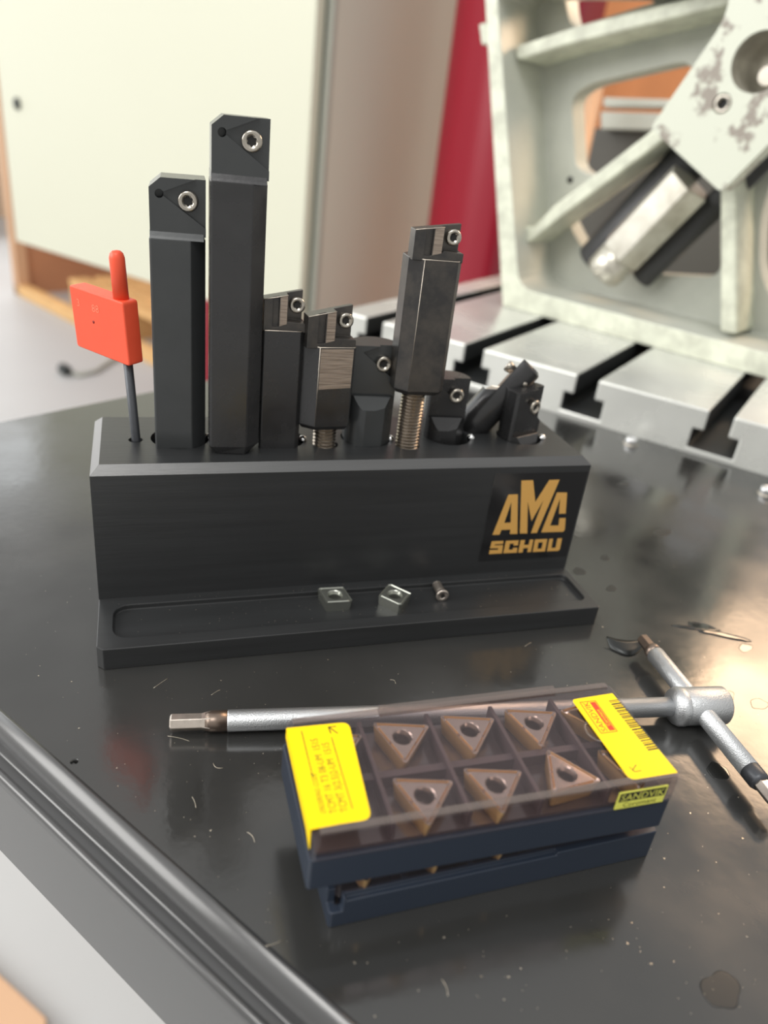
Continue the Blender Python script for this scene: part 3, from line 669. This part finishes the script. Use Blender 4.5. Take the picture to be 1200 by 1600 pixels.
def holder_b(label, x, yf, w, zb, zs, ztl, ztr, rot, facet_l, facet_r, mbody, thread=None, scraped=False, base_bevel=True, hole_dot=False, depth=15.0, scale=1.0):
    # octagonal shank; stepped worn head: dark post, groove, light wall, recessed pocket with screw
    t = thing('tool_holder', label, 'tool holder', (x + w / 2, yf + depth / 2, H))
    f = frame_z((x, yf, 0), rot)
    fl_, fr_ = facet_l, facet_r
    sec = [(fl_, 0), (w - fr_, 0), (w, fr_ * 0.9 + 0.1), (w, depth - 3), (w - 3, depth), (3, depth), (0, depth - 3), (0, fl_ * 0.9 + 0.1)]
    mb = MB()
    if base_bevel:
        c = (w / 2, depth / 2)
        ins = [(c[0] + (a - c[0]) * 0.86, c[1] + (b - c[1]) * 0.86) for a, b in sec]
        mb.rings([[f.p(a, b, zb) for a, b in ins], [f.p(a, b, zb + 1.6) for a, b in sec], [f.p(a, b, zs) for a, b in sec]])
    else: mb.prism(sec, zb, zs, f)
    sh = obj('shank', mb, mbody, t, bevel=0.25)
    if scraped:
        obj('filed_patch', MB().prism([(fl_ + 0.35, zs - 14.5), (w - fr_ - 0.3, zs - 14.0), (w - fr_ - 0.25, zs - 0.5), (fl_ + 0.3, zs - 0.5)], -0.05, 0.02, f, 'xz'), M['bronze'], sh)
    # bright worn rim of the shoulder
    obj('worn_rim', MB().tube([f.p(0.1, fl_ * 0.9, zs), f.p(fl_, 0.05, zs), f.p(w - fr_, 0.05, zs), f.p(w - 0.1, fr_ * 0.9, zs)], 0.16, 8), M['edgewear'], sh)
    if fl_ > 1: obj('worn_rim', MB().tube([f.p(fl_, 0.03, zb + 2), f.p(fl_, 0.03, zs)], 0.12, 6), M['edgewear'], sh)
    h = ztr - zs
    zt = lambda a: ztl + (ztr - ztl) * a / w
    # head body with sloping top; pocket recessed at the right
    hb = [(0.1, zs - 0.5), (w - 0.1, zs - 0.5), (w - 0.1, zs + 2.4), (w - 1.0, zs + 3.0), (w - 1.0, ztr), (0.1, ztl)]
    x1, x2, x3 = w * 0.22, w * 0.36, w * 0.56
    cuts = [MB().prism([(2.2, zt(0) - 0.1 + 0.0), (9, zt(0) - 6), (9, ztr + 6), (2.2, ztr + 6)], -2, w + 2, f, 'yz') if False else MB().prism([(x3, zs + 3.0), (w + 2, zs + 2.4), (w + 2, ztr + 4), (x3, ztr + 4)], -3, 4.2, f, 'xz'),
            MB().prism([(x1, zs + 1.2), (x2, zs + 1.2), (x2, ztr + 4), (x1, ztr + 4)], -3, 1.8, f, 'xz')]
    hd = obj('head', MB().prism(hb, 0.6, 6.4, f, 'xz'), M['worn'], t, bevel=0.22, cut=cuts)
    obj('light_wall', MB().prism([(x2 + 0.3, zs + 1.4), (x3 - 0.2, zs + 2.2), (x3 - 0.2, zt(x3) - 0.2), (x2 + 0.3, zt(x2) - 0.2)], 0.45, 0.7, f, 'xz'), M['bronze'], hd)
    obj('worn_rim', MB().tube([f.p(0.2, 0.6, ztl), f.p(x1, 0.6, zt(x1)), f.p(x2, 0.6, zt(x2)), f.p(x3, 0.6, zt(x3))], 0.14, 6), M['edgewear'], hd)
    if hole_dot: obj('drilled_hole', MB().lathe([(1.15, 0), (1.15, 0.08), (0, 0.08)], frame_axis(f.p(x3 - 0.6, 0.55, zs + 3.4), -f.ey), 18), M['darkhole'], hd)
    clamp(t, f.p(w * 0.80, 2.6, zs + (ztr - zs) * 0.62), -f.ey, 2.6, deep=3)
    if thread:
        (tx, ty, tr, z0, z1) = thread
        pr = [(tr * 0.82, z0)]; z = z0
        while z < z1 - 1.2:
            pr += [(tr * 0.84, z), (tr, z + 0.5), (tr, z + 0.65), (tr * 0.84, z + 1.15)]; z += 1.25
        pr.append((tr * 0.84, z1))
        obj('threaded_stud', MB().lathe(pr, Frame((tx, ty, 0)), 28, smooth=False), M['thread'], t)
    return t
holder_b('short worn black tool holder without thread, directly right of the tallest holder', 54.6, 13.6, 14.0, H - 10, 98.6, 108.4, 111.2, -2, 0.6, 1.6, M['blued'], base_bevel=False, depth=15.5)
holder_b('short threaded tool holder with a filed bare patch below its head', 68.6, 10.2, 17.2, 64.6, 94.3, 104.2, 107.6, 4, 4.6, 0.6, M['blued'], thread=(78.6, 17.0, 4.2, H - 12, 66), scraped=True, depth=14.5)
holder_b('tall octagonal worn tool holder on a long threaded stud right of the centre', 100.6, 8.4, 17.4, 78.6, 124.6, 133.4, 135.8, -2, 4.2, 1.7, M['worn'], thread=(109.6, 15.2, 4.35, H - 12, 80), hole_dot=True, depth=14.5)

def holder_c(label, cx, cy, r, zt, rot, z_sc, screw_dz, zcut, tipup=0.0, m='blued2'):
    # round bar, flat milled front with a scallop ledge, triangular pocket
    t = thing('boring_head', label, 'tool holder', (cx, cy, H))
    f = frame_z((cx, cy, 0), rot)
    sec = section(r, [(-90 + 8, r * 0.90), (-45, r * 0.93), (180, r * 0.97)])
    front = MB().prism([(-r - 3, zcut + 6.5), (-r * 0.42, zcut + 3.5), (-r * 0.42, zt + 9), (-r - 3, zt + 9)], -r - 3, r + 3, f, 'yz')
    scal = MB().prism([(-r - 3, zcut - 1.0), (-r * 0.9, zcut - 0.5), (-r * 0.62, zcut + 3.8), (-r * 0.42, zcut + 5.0), (-r - 3, zcut + 7)], -r - 3, r + 3, f, 'yz')
    tri = MB().prism(round_poly([(-r * 0.55, zt - 2.4), (r + 3, zt + 4), (r + 3, zt - 14.5), (r * 0.9, zt - 12.6)], [0.8, 0, 0, 0]), -r - 3, -r * 0.42 + 1.9, f, 'xz')
    slope = MB().prism([(-r - 3, zt - 0.2), (r + 3, zt + tipup), (r + 3, zt + 20), (-r - 3, zt + 20)], -r - 3, r + 3, f, 'xz')
    obj('bar', MB().prism(sec, H - 12, zt + 4, f), M[m], t, bevel=0.22, cut=[front, scal, tri, slope])
    clamp(t, f.p(r * 0.34, -r * 0.42 - 0.4, zt - screw_dz), -f.ey, 2.85, deep=3.4)
    return t
holder_c('black round boring head with scalloped front between the two threaded holders', 95.4, 21.8, 8.9, 93.2, -4, 72, 6.4, 71.5)
holder_c('low black boring head behind the long threaded stud', 126.8, 24.6, 7.9, 80.6, -6, 62, 6.4, 62.0, m='blued')
holder_c('lowest black boring head, nearest the right end of the block top', 158.8, 22.6, 8.2, 76.6, 22, 58, 6.6, 55.5, tipup=1.2, m='blued')

# leaning cylindrical tool
lt = thing('boring_head', 'black cylindrical boring head leaning over to the upper right', 'tool holder', (146, 31, H))
p0 = on_y(748, 652, 31.0); p1 = on_y(820, 572, 31.0)
lax = p1 - p0; LL = np.linalg.norm(lax); lax /= LL
lf_ = Frame(p0, np.cross((0, 1, 0), lax) * -1, (0, 1, 0), lax)   # ex points to the lower right side, ey into depth
lf_.ex = np.cross(lf_.ey, lf_.ez)
rL = 7.0
_c, _s = math.cos(0.62), math.sin(0.62)
lfc = Frame(p0, lf_.ex * _c - lf_.ey * _s, lf_.ex * _s + lf_.ey * _c, lf_.ez)
cutL = [MB().prism([(-rL - 3, 10.0), (-5.2, 10.0), (-1.6, 12.6), (-1.6, LL + 10), (-rL - 3, LL + 10)], -rL - 3, rL + 3, lfc, 'xz')]
obj('bar', MB().lathe([(3.4, -8), (rL - 2, -6.5), (rL, -2), (rL, LL + 0.2), (rL - 1.2, LL + 1.4)], lf_, 48), M['blued'], lt, bevel=0.15, cut=cutL)
obj('seat_edge', MB().prism([(-5.8, 9.0), (-1.4, 12.4), (-1.4, 14.5), (-4.4, 12.6)], -3.6, 3.6, lfc, 'xz'), M['edgewear'], lt, bevel=0.3)
obj('insert_seat', MB().prism([(-2.6, 13.4), (-1.1, 14.4), (-1.1, LL - 3), (-2.6, LL - 7)], -3.2, 3.2, lfc, 'xz'), M['bronze'], lt)
clamp(lt, lfc.p(-5.4, 0, LL - 4.2), -lfc.ex, 2.2, deep=3.6)
obj('side_pin', MB().lathe([(0.95, -0.3), (0.95, 0.15), (0.6, 0.3), (0, 0.3)], frame_axis(lf_.p(1.4, -6.85, LL - 5.5), (0, -1, 0)), 18), M['screw'], lt)

# ------------------------------------------------------------------ T handle hex driver
hx = thing('t_handle_driver', 'satin silver T handle hex driver lying behind the insert boxes', 'hex driver', (120, -72, 0))
HZ = 6.3
t0 = np.array([20.6, -58.6, 3.6]); t1 = np.array([189.6, -82.6, HZ])
dax = t1 - t0; DL = np.linalg.norm(dax); dax /= DL
f = frame_axis(t0, dax)
obj('hex_tip', MB().lathe([(1.9, 0), (2.5, 0.5), (2.5, 9.0), (3.1, 11.5)], f, 6, False), M['bitlight'], hx, bevel=0.15)
obj('neck', MB().lathe([(2.6, 10), (3.05, 11.6), (3.1, 16.4)], f, 32), M['bit'], hx)
obj('shaft', MB().lathe([(3.1, 16.3), (3.15, 16.8), (3.15, DL - 12)], f, 40), M['satin'], hx)
obj('hub', MB().lathe([(3.2, DL - 13.5), (5.4, DL - 12.6), (6.1, DL - 11.4), (6.1, DL + 3.8), (5.4, DL + 4.6)], f, 48), M['satin'], hx)
obj('hub_ring', MB().lathe([(3.3, DL - 14.6), (5.6, DL - 13.6), (6.3, DL - 12.2), (6.3, DL - 10.6), (6.1, DL - 10.2)], f, 48), M['satin'], hx)
q0 = on_z(1003, 997, HZ); q1 = on_z(1192, 1228, HZ)
cx_ = (q1 - q0); QL = np.linalg.norm(cx_); cx_ /= QL
g = frame_axis(q0, cx_)
bar_ = obj('cross_bar', MB().lathe([(2.95, 9.2), (3.1, 9.6), (3.1, 63)], g, 40), M['satin'], hx)
obj('bit_end', MB().lathe([(1.6, 0.0), (2.2, 0.4), (2.3, 6.2), (2.7, 7.2)], g, 6, False), M['bit'], hx, bevel=0.15)
obj('bit_collar', MB().lathe([(2.3, 6.0), (2.85, 6.8), (2.9, 9.4)], g, 32), M['bit'], hx)
obj('bit_collar', MB().lathe([(2.95, 62.8), (3.1, 63.2), (3.1, 67.0), (2.5, 68.4)], g, 32), M['keysteel'], hx)
obj('bit_end', MB().lathe([(2.3, 68.0), (2.3, 75), (1.8, 76)], g, 6, False), M['bitlight'], hx, bevel=0.15)

# ------------------------------------------------------------------ insert boxes
def tri_rad(t, R=8.6, rr=0.55):
    a = (t % (2 * math.pi / 3)) - math.pi / 3
    q = (R / 2) / math.cos(a)
    dv = abs(abs(a) - math.pi / 3)
    return min(q, (R - rr) / max(0.9, math.cos(dv)))
tb, tt, to = insert_mesh(tri_rad, 5.0, 0.86, 2.35, seg=96, groove=0.55)
def box_lower(nm_frame, x0, x1, y0, y1, z0, h, parent, wall=1.3):
    ra = 0.9
    f = nm_frame
    mb = MB().prism(rrect(x0, x1, y0, y1, ra), z0, z0 + h, f)
    nx, ny = 5, 2; cells = []
    pw = (x1 - x0 - 2 * wall) / nx; pd = (y1 - y0 - 2 * wall) / ny
    cut = MB()
    for i in range(nx):
        for j in range(ny):
            cut.box(x0 + wall + i * pw + 0.7, x0 + wall + (i + 1) * pw - 0.7, y0 + wall + j * pd + 0.9, y0 + wall + (j + 1) * pd - 0.9, z0 + 2.2, z0 + h + 3, f)
    return mb, cut
# lower box (rotated slightly)
lb0 = on_z(512, 1451, 0.0); lb1 = on_z(1013, 1337, 0.0)
rotl = math.degrees(math.atan2(lb1[1] - lb0[1], lb1[0] - lb0[0]))
LBL = float(np.linalg.norm(lb1 - lb0))
fl_ = frame_z(lb0, rotl)
lbx = thing('insert_box', 'lower dark blue insert box without top label, beneath the yellow labelled one', 'insert box', tuple(lb0), 'stacked insert boxes')
mb, cut = box_lower(fl_, 0, LBL, 0, 34, 0, 9.4, lbx)
notch = [MB().box(-2, 3.0, -2, 3.0, 5.0, 14, fl_), MB().box(3.6, LBL * 0.66, -2, 1.25, 8.4, 14, fl_)]
obj('box_base', mb, M['blue'], lbx, cut=[cut] + notch, bevel=0.25)
lidl = MB().prism(rrect(1.6, LBL - 0.6, 1.4, 33.2, 1.2), 8.2, 14.7, fl_)
obj('clear_lid', lidl, M['lid'], lbx, cut=MB().box(2.6, LBL - 1.6, 2.4, 32.2, 5, 13.6, fl_))
obj('orange_label', MB().prism([(LBL - 15, 3), (LBL - 1.2, 3), (LBL - 1.2, 12), (LBL - 15, 10)], 14.7, 14.85, fl_), M['orange'], lbx)
ins_l = obj('triangular_insert', merge(tb, tt, to), M['carbide'], org=(0, 0, 0))
ins_l.data.materials.append(M['carbideside'])
for p in ins_l.data.polygons:
    p.use_smooth = False
    if abs(p.normal.z) < 0.5 and (p.center.x ** 2 + p.center.y ** 2) ** 0.5 > 0.0036: p.material_index = 1
pwl = (LBL - 2.6) / 5
for i in range(3):
    o = ins_l if i == 0 else ins_l.copy()
    if i: sc.collection.objects.link(o)
    p = fl_.p(1.3 + pwl * (i + 0.5), 8.6, 8.0); o.location = p * MM; o.rotation_euler = (0, 0, math.radians(18 + rotl))
    tag(o, ['bronze triangular insert at the left front corner inside the lower box', 'bronze triangular insert second from left in the front row of the lower box', 'bronze triangular insert third from left in the front row of the lower box'][i], 'insert', 'triangular inserts in the lower box')

# upper box
fu = frame_z((46.6, -126.9, 0), -0.4)
ubx = thing('insert_box', 'upper insert box with smoky clear lid and two yellow labels', 'insert box', (46.6, -126.9, 14.8), 'stacked insert boxes')
mb, cut = box_lower(fu, -0.4, 89.6, 0.2, 34.4, 14.9, 9.4, ubx)
obj('box_base', mb, M['blue'], ubx, cut=cut, bevel=0.3)
# cell dividers inside
dv = MB()
for xx in (18.2, 36.1, 54.0, 71.8): dv.box(xx - 0.5, xx + 0.5, 1.6, 32.8, 17.3, 30.0, fu)
dv2 = MB().box(1.2, 88.6, 15.6, 17.6, 17.3, 28.6, fu)
for k_, (a_, b_) in enumerate(((1.2, 18.4), (19.6, 36.6), (37.8, 54.8), (56.0, 73.0), (74.2, 88.6))):
    pass
obj('cell_divider', dv, M['bluein'], ubx, bevel=0.1)
obj('cell_divider', dv2, M['bluein'], ubx, bevel=0.1)
obj('cell_floor', MB().box(1.2, 88.6, 1.4, 33, 17.0, 25.2, fu), M['cellfloor'], ubx)
lo_ = rrect(-0.2, 90.2, 0, 34.2, 1.8)
obj('clear_lid', MB().prism(lo_, 23.6, 32.0, fu), M['lid'], ubx, bevel=0.4, cut=MB().prism(rrect(0.9, 89.1, 1.1, 33.1, 1.2), 20, 30.9, fu))
obj('lid_rim', MB().box(1.5, 88.8, 0.1, 2.0, 32.0, 32.5, fu).box(1.5, 88.8, 32.2, 34.1, 32.0, 32.5, fu).box(24, 74, 33.9, 36.2, 29.6, 31.6, fu), M['lidedge'], ubx, bevel=0.15)
obj('lid_ring', MB().lathe([(4.3, 32.02), (4.3, 32.2), (4.0, 32.25), (3.7, 32.2), (3.7, 32.02)], Frame(fu.p(78.0, 17.6, 0)), 40, cap=False), M['lidedge'], ubx)
U = [('row1', [(9.9, 25.6), (27.4, 26.0), (45.2, 25.6), (62.9, 25.1), (79.6, 25.0)]), ('row2', [(27.1, 7.9), (44.6, 7.8), (63.0, 7.4), (80.6, 7.6)])]
rowname = {'row1': 'back row', 'row2': 'front row'}
cnt = 0
poslab = {('row1', 0): 'leftmost, half under the label', ('row1', 1): 'second from left', ('row1', 2): 'third from left', ('row1', 3): 'fourth from left', ('row1', 4): 'last at the right',
          ('row2', 0): 'nearest the left label', ('row2', 1): 'in the middle of the row', ('row2', 2): 'turned with its tip to the back', ('row2', 3): 'half hidden by the right label'}
for rw, ps in U:
    for k, (a_, b_) in enumerate(ps):
        o = ins_l.copy(); sc.collection.objects.link(o)
        o.location = fu.p(a_, b_, 25.3) * MM
        r_ = 18 if not (rw == 'row2' and k == 2) else 98
        if rw == 'row1' and k == 4: r_ = 40
        o.rotation_euler = (math.radians(3), 0, math.radians(r_))
        tag(o, 'bronze triangular insert in the upper box, %s, %s' % (rowname[rw], poslab[(rw, k)]), 'insert', 'triangular inserts in the upper box')
ins_l2 = None

# labels on the upper box
def UZ(x, y, z=32.15):
    p = on_z(x, y, z); d = p - fu.o; return (float(np.dot(d, fu.ex)), float(np.dot(d, fu.ey)))
LZ = 32.52
yl = [UZ(452, 1137, LZ), UZ(545, 1128, LZ), UZ(581, 1280, LZ), UZ(498, 1292, LZ)]
yl = [(-0.25, yl[0][1]), (yl[1][0], yl[1][1]), (yl[2][0], yl[2][1]), (6.0, yl[2][1] + 0.1), (4.0, yl[3][1] - 0.2), (-0.25, yl[3][1] - 0.3)]
lab = obj('yellow_label', MB().prism(round_poly(yl, [0, 2.2, 2.2, 0.6, 0.6, 0]), LZ - 0.12, LZ, fu).prism([(yl[0][1], LZ - 0.1), (yl[-1][1], LZ - 0.1), (yl[-1][1] - 0.4, 27.0), (yl[-1][1] + 3.5, 28.6), (yl[0][1], 29.4)], -0.4, -0.2, fu, 'yz'), M['yellow'], ubx)
# text runs from the front of the box to its back
def tfr(x, y): return Frame(fu.p(x, y, LZ), fu.ey, -fu.ex, (0, 0, 1))
x_l = lambda px, py: UZ(px, py, LZ)
a = x_l(525, 1272)
mbt = text_mb('TCMT 16 T3 08-UM  1515', 2.5, tfr(*x_l(528, 1270)), 0.02, sx=0.80)
mbt = text_mb('TCMT 3(2.5)2-UM  1515', 2.5, tfr(*x_l(545, 1268)), 0.02, sx=0.80, mb=mbt)
mbt = text_mb('ORDERING CODE', 1.7, tfr(*x_l(510, 1272)), 0.02, sx=0.82, shear=0.3, mb=mbt)
def strip(p, q, w_, z=LZ, t=0.03):
    p = np.array(p); q = np.array(q); d = (q - p) / np.linalg.norm(q - p); nrm = np.array([-d[1], d[0]]) * w_ / 2
    return MB().prism([tuple(p - nrm), tuple(q - nrm), tuple(q + nrm), tuple(p + nrm)], z, z + t, fu)
obj('print', merge(mbt, strip(x_l(471, 1142), x_l(489, 1215), 0.22), strip(x_l(518, 1152), x_l(551, 1264), 0.22),
     strip(x_l(513, 1136), x_l(525, 1135), 0.3), strip(x_l(513, 1136), x_l(517, 1146), 0.3), strip(x_l(515, 1137), x_l(528, 1146), 0.3)), M['ink'], lab)
yr = [UZ(893, 1093, LZ), UZ(957, 1083, LZ), UZ(1059, 1207, LZ), UZ(985, 1219, LZ)]
labr = obj('yellow_label', MB().prism(round_poly(yr, [1.2, 0.3, 0.3, 1.8]), LZ - 0.12, LZ, fu), M['yellow'], ubx)
# red framed logo
s0 = np.array(x_l(941, 1146)); s1 = np.array(x_l(907, 1097)); sdir = (s1 - s0) / np.linalg.norm(s1 - s0); sn = np.array([sdir[1], -sdir[0]])
fr_s = Frame(fu.p(s0[0], s0[1], LZ), fu.ex * sdir[0] + fu.ey * sdir[1], -(fu.ex * sn[0] + fu.ey * sn[1]), (0, 0, 1))
SLn = float(np.linalg.norm(s1 - s0))
mr = MB()
def fbox(m_, a0, a1, b0, b1, z=0.02, t=0.02): m_.box(a0, a1, b0, b1, z, z + t, fr_s)
for q in ((0, SLn, 0.15, 0.35), (0, SLn, -4.5, -4.3), (0, 0.2, -4.5, 0.35), (SLn - 0.2, SLn, -4.5, 0.35)): fbox(mr, *q)
fbox(mr, 0.6, SLn - 0.5, -4.1, -2.5)
mr = text_mb('SANDVIK', 2.35, Frame(fr_s.p(0.45, -1.95, 0), fr_s.ex, fr_s.ey, (0, 0, 1)), 0.03, sx=(SLn - 0.9) / 9.6, mb=mr)
obj('logo_print', mr, M['redink'], labr)
obj('logo_print', text_mb('Coromant', 1.5, Frame(fr_s.p(2.2, -3.7, 0), fr_s.ex, fr_s.ey, (0, 0, 1)), 0.06, sx=0.95), M['yellow'], labr)
random.seed(4)
bc = MB(); c0 = np.array(x_l(951, 1095)); c1 = np.array(x_l(1014, 1174)); cdir = (c1 - c0); CLn = np.linalg.norm(cdir); cdir /= CLn
w_ = 0.0
while w_ < CLn:
    th = random.choice((0.18, 0.25, 0.38, 0.5)); gp = random.choice((0.22, 0.3, 0.45))
    q = c0 + cdir * w_; bc.prism([(q[0], q[1]), (q[0] + 3.1, q[1] + 0.1), (q[0] + 3.1 + cdir[0] * th, q[1] + 0.1 + cdir[1] * th), (q[0] + cdir[0] * th, q[1] + cdir[1] * th)], LZ, LZ + 0.02, fu); w_ += th + gp
bc = merge(bc, strip(x_l(983, 1198), x_l(992, 1206), 0.22), strip(x_l(992, 1206), x_l(1002, 1204), 0.22), strip(x_l(994, 1195), x_l(988, 1204), 0.22))
obj('print', bc, M['inkblack'], labr)
# small label on the front of the lid
def UF(x, y):
    p = on_plane(x, y, fu.o + fu.ey * -0.1, fu.ey); d = p - fu.o; return (float(np.dot(d, fu.ex)), float(p[2]))
fl4 = [UF(952, 1272), UF(1029, 1256), UF(1038, 1234), UF(961, 1248)]
fx0, fx1 = fl4[0][0] + 0.3, fl4[1][0]; fz0 = 24.1; fz1 = 29.4
fx0, fx1 = 73.2, 86.6
fz0, fz1 = 24.6, 30.2
fl_lab = obj('pale_label', MB().prism([(fx0, fz0), (fx1, fz0), (fx1, fz1), (fx0, fz1)], -0.3, -0.02, fu, 'xz'), M['paleyellow'], ubx)
obj('print', MB().box(fx0 + 0.35, fx1 - 0.35, -0.34, -0.3, fz0 + 2.5, fz1 - 0.35, fu).box(fx0, fx1, -0.34, -0.3, fz0, fz0 + 0.12, fu), M['inkblack'], fl_lab)
tfn = lambda x, z, d: Frame(fu.p(x, d, z), fu.ex, (0, 0, 1), -fu.ey)
obj('logo_print', text_mb('SANDVIK', 2.9, tfn(fx0 + 0.7, fz0 + 2.85, -0.36), 0.02, sx=1.0), M['paleyellow'], fl_lab)
obj('logo_print', text_mb('Coromant', 2.2, tfn(fx0 + 1.9, fz0 + 0.6, -0.32), 0.02, sx=1.0), M['ink'], fl_lab)

# ------------------------------------------------------------------ oil, swarf and small debris on the table
def puddle(cx, cy, rx, ry, rot, h, m, seed, name, label, cat, wob=0.18, group=None, kind=None):
    random.seed(seed); ph = [random.uniform(0, 6.28) for _ in range(4)]
    rings = []; N = 36
    for s, z in ((1.0, 0.012), (0.93, h * 0.6), (0.7, h), (0.05, h)):
        r = []
        for k in range(N):
            t = 2 * math.pi * k / N; q = 1 + wob * (0.5 * math.sin(2 * t + ph[0]) + 0.35 * math.sin(3 * t + ph[1]) + 0.3 * math.sin(5 * t + ph[2]))
            x = rx * q * s * math.cos(t); y = ry * q * s * math.sin(t)
            r.append((cx + x * math.cos(rot) - y * math.sin(rot), cy + x * math.sin(rot) + y * math.cos(rot), z))
        rings.append(r)
    o = obj(name, MB().rings(rings, smooth=True), m, org=(cx, cy, 0)); tag(o, label, cat, group, kind); return o
spots = [((905, 893), 3.4, 2.6, 'oilmark', 'round oil mark on the table beside the right end of the tray'),
         ((955, 920), 2.6, 2.0, 'oilmark', 'small oil mark on the table right of the tray corner'),
         ((945, 872), 2.6, 2.0, 'oilmark', 'small faint oil mark above the tray corner mark'),
         ((1165, 1012), 3.4, 2.2, 'oil', 'dark oval oil drop in the warm light at the right'),
         ((1135, 1088), 3.8, 2.4, 'oil', 'oval oil drop right of the driver hub'),
         ((1186, 1100), 3.8, 2.4, 'oil', 'oval oil drop at the right picture edge beyond the hub'),
         ((1122, 1205), 4.0, 3.0, 'oil', 'oil drop between the cross bar and the right yellow label'),
         ((1127, 1547), 4.8, 4.0, 'oilmark', 'pale oval wet mark at the bottom right of the table'),
         ((975, 756), 4.0, 2.6, 'oilmark', 'smeared oil mark on the table behind the block'),
         ((1035, 832), 6.0, 3.0, 'oilmark', 'broad smear on the table in front of the machine table slots')]
for i, ((x, y), rx, ry, m_, lab_) in enumerate(spots):
    p = on_z(x, y); puddle(p[0], p[1], rx, ry, 0.4, 0.035, M[m_], i, 'oil_drop', lab_, 'oil drop')
p = on_z(1105, 985)
puddle(p[0], p[1], 11, 3.2, -0.35, 0.35, M['oil'], 33, 'oil_sludge', 'dark sludge of oil and chips on the warm lit part of the table', 'sludge', wob=0.9, kind='stuff')
# curled chip beside the driver bit
p = on_z(975, 1015)
mb = MB(); cpts = []
rings = []
for k in range(14):
    u = k / 13; base = np.array(on_z(948 + 56 * u, 1008 + 8 * math.sin(u * 3.0), 0.0)); wd = 2.6 * (0.35 + math.sin(math.pi * min(1, u * 0.9 + 0.12)))
    c = [(base + np.array([0.2 * dx, wd * dx, 0.25 + 2.4 * (dx + 1) * 0.5 * (1 - 0.3 * u) + (0.3 if th else 0)])) for dx, th in ((-1, 0), (-0.3, 0), (0.5, 0), (0.9, 0), (0.9, 1), (0.5, 1), (-0.3, 1), (-1, 1))]
    rings.append(c)
tag(obj('metal_chip', MB().rings(rings, smooth=True), M['curl'], org=tuple(p)), 'dark curled metal chip touching the brown bit of the driver', 'metal chip')
# fine swarf
random.seed(11); mb = MB()
def flake(x, y, z, s):
    a = random.uniform(0, 6.28); b = a + random.uniform(1.6, 2.6); c = b + random.uniform(1.4, 2.4)
    pts = [(x + s * random.uniform(.5, 1.2) * math.cos(q), y + s * random.uniform(.5, 1.2) * math.sin(q)) for q in (a, b, c)]
    mb.add([(px_, py_, z + random.uniform(0.02, 0.25) * s) for px_, py_ in pts] + [(x, y, z + 0.02)], [[0, 1, 2], [0, 1, 3], [1, 2, 3], [2, 0, 3]])
cnt = 0
def clear_of(x, y):
    return not (-1 < x < 182 and -30 < y < 48) and not (44 < x < 140 and -130 < y < -90)
while cnt < 260:
    px_, py_ = random.uniform(20, 1190), random.uniform(880, 1590)
    q = on_z(px_, py_)
    if np.dot(q - A, tw) > -2 or not clear_of(q[0], q[1]) or px_ < 40: continue
    flake(q[0], q[1], 0.02, random.choice((0.12, 0.16, 0.2, 0.3, 0.42) if random.random() < 0.5 else (0.12, 0.15, 0.2))); cnt += 1
for _ in range(90):
    flake(random.uniform(6, 175), random.uniform(-22, -5), 6.02, random.choice((0.12, 0.15, 0.22, 0.3)))
for _ in range(40):
    flake(random.uniform(3, 178), random.uniform(-3.6, -0.8), LH + 0.02, random.choice((0.12, 0.15, 0.22)))
for (xa, ya, xb, yb, bend) in ((330, 1086, 344, 1078, 2), (333, 1192, 348, 1200, -3), (262, 1150, 296, 1158, 1), (610, 1062, 618, 1068, 2), (196, 1003, 170, 930, 4), (540, 1330, 556, 1322, 2), (300, 1245, 306, 1262, 1), (690, 1530, 700, 1556, 2), (415, 1478, 440, 1470, -2), (820, 1010, 830, 1004, 1), (240, 1075, 262, 1060, 1), (386, 1300, 398, 1316, 2)):
    pts = []
    for k in range(7):
        t = k / 6; pts.append(on_z(xa + (xb - xa) * t + bend * math.sin(t * 3.14), ya + (yb - ya) * t - bend * math.sin(t * 3.14), 0.09))
    mb.tube(pts, 0.07, 5)
sw = obj('metal_swarf', mb, M['swarf'], org=(60, -60, 0)); tag(sw, 'fine bright metal swarf scattered over the black table and tray', 'swarf', kind='stuff')
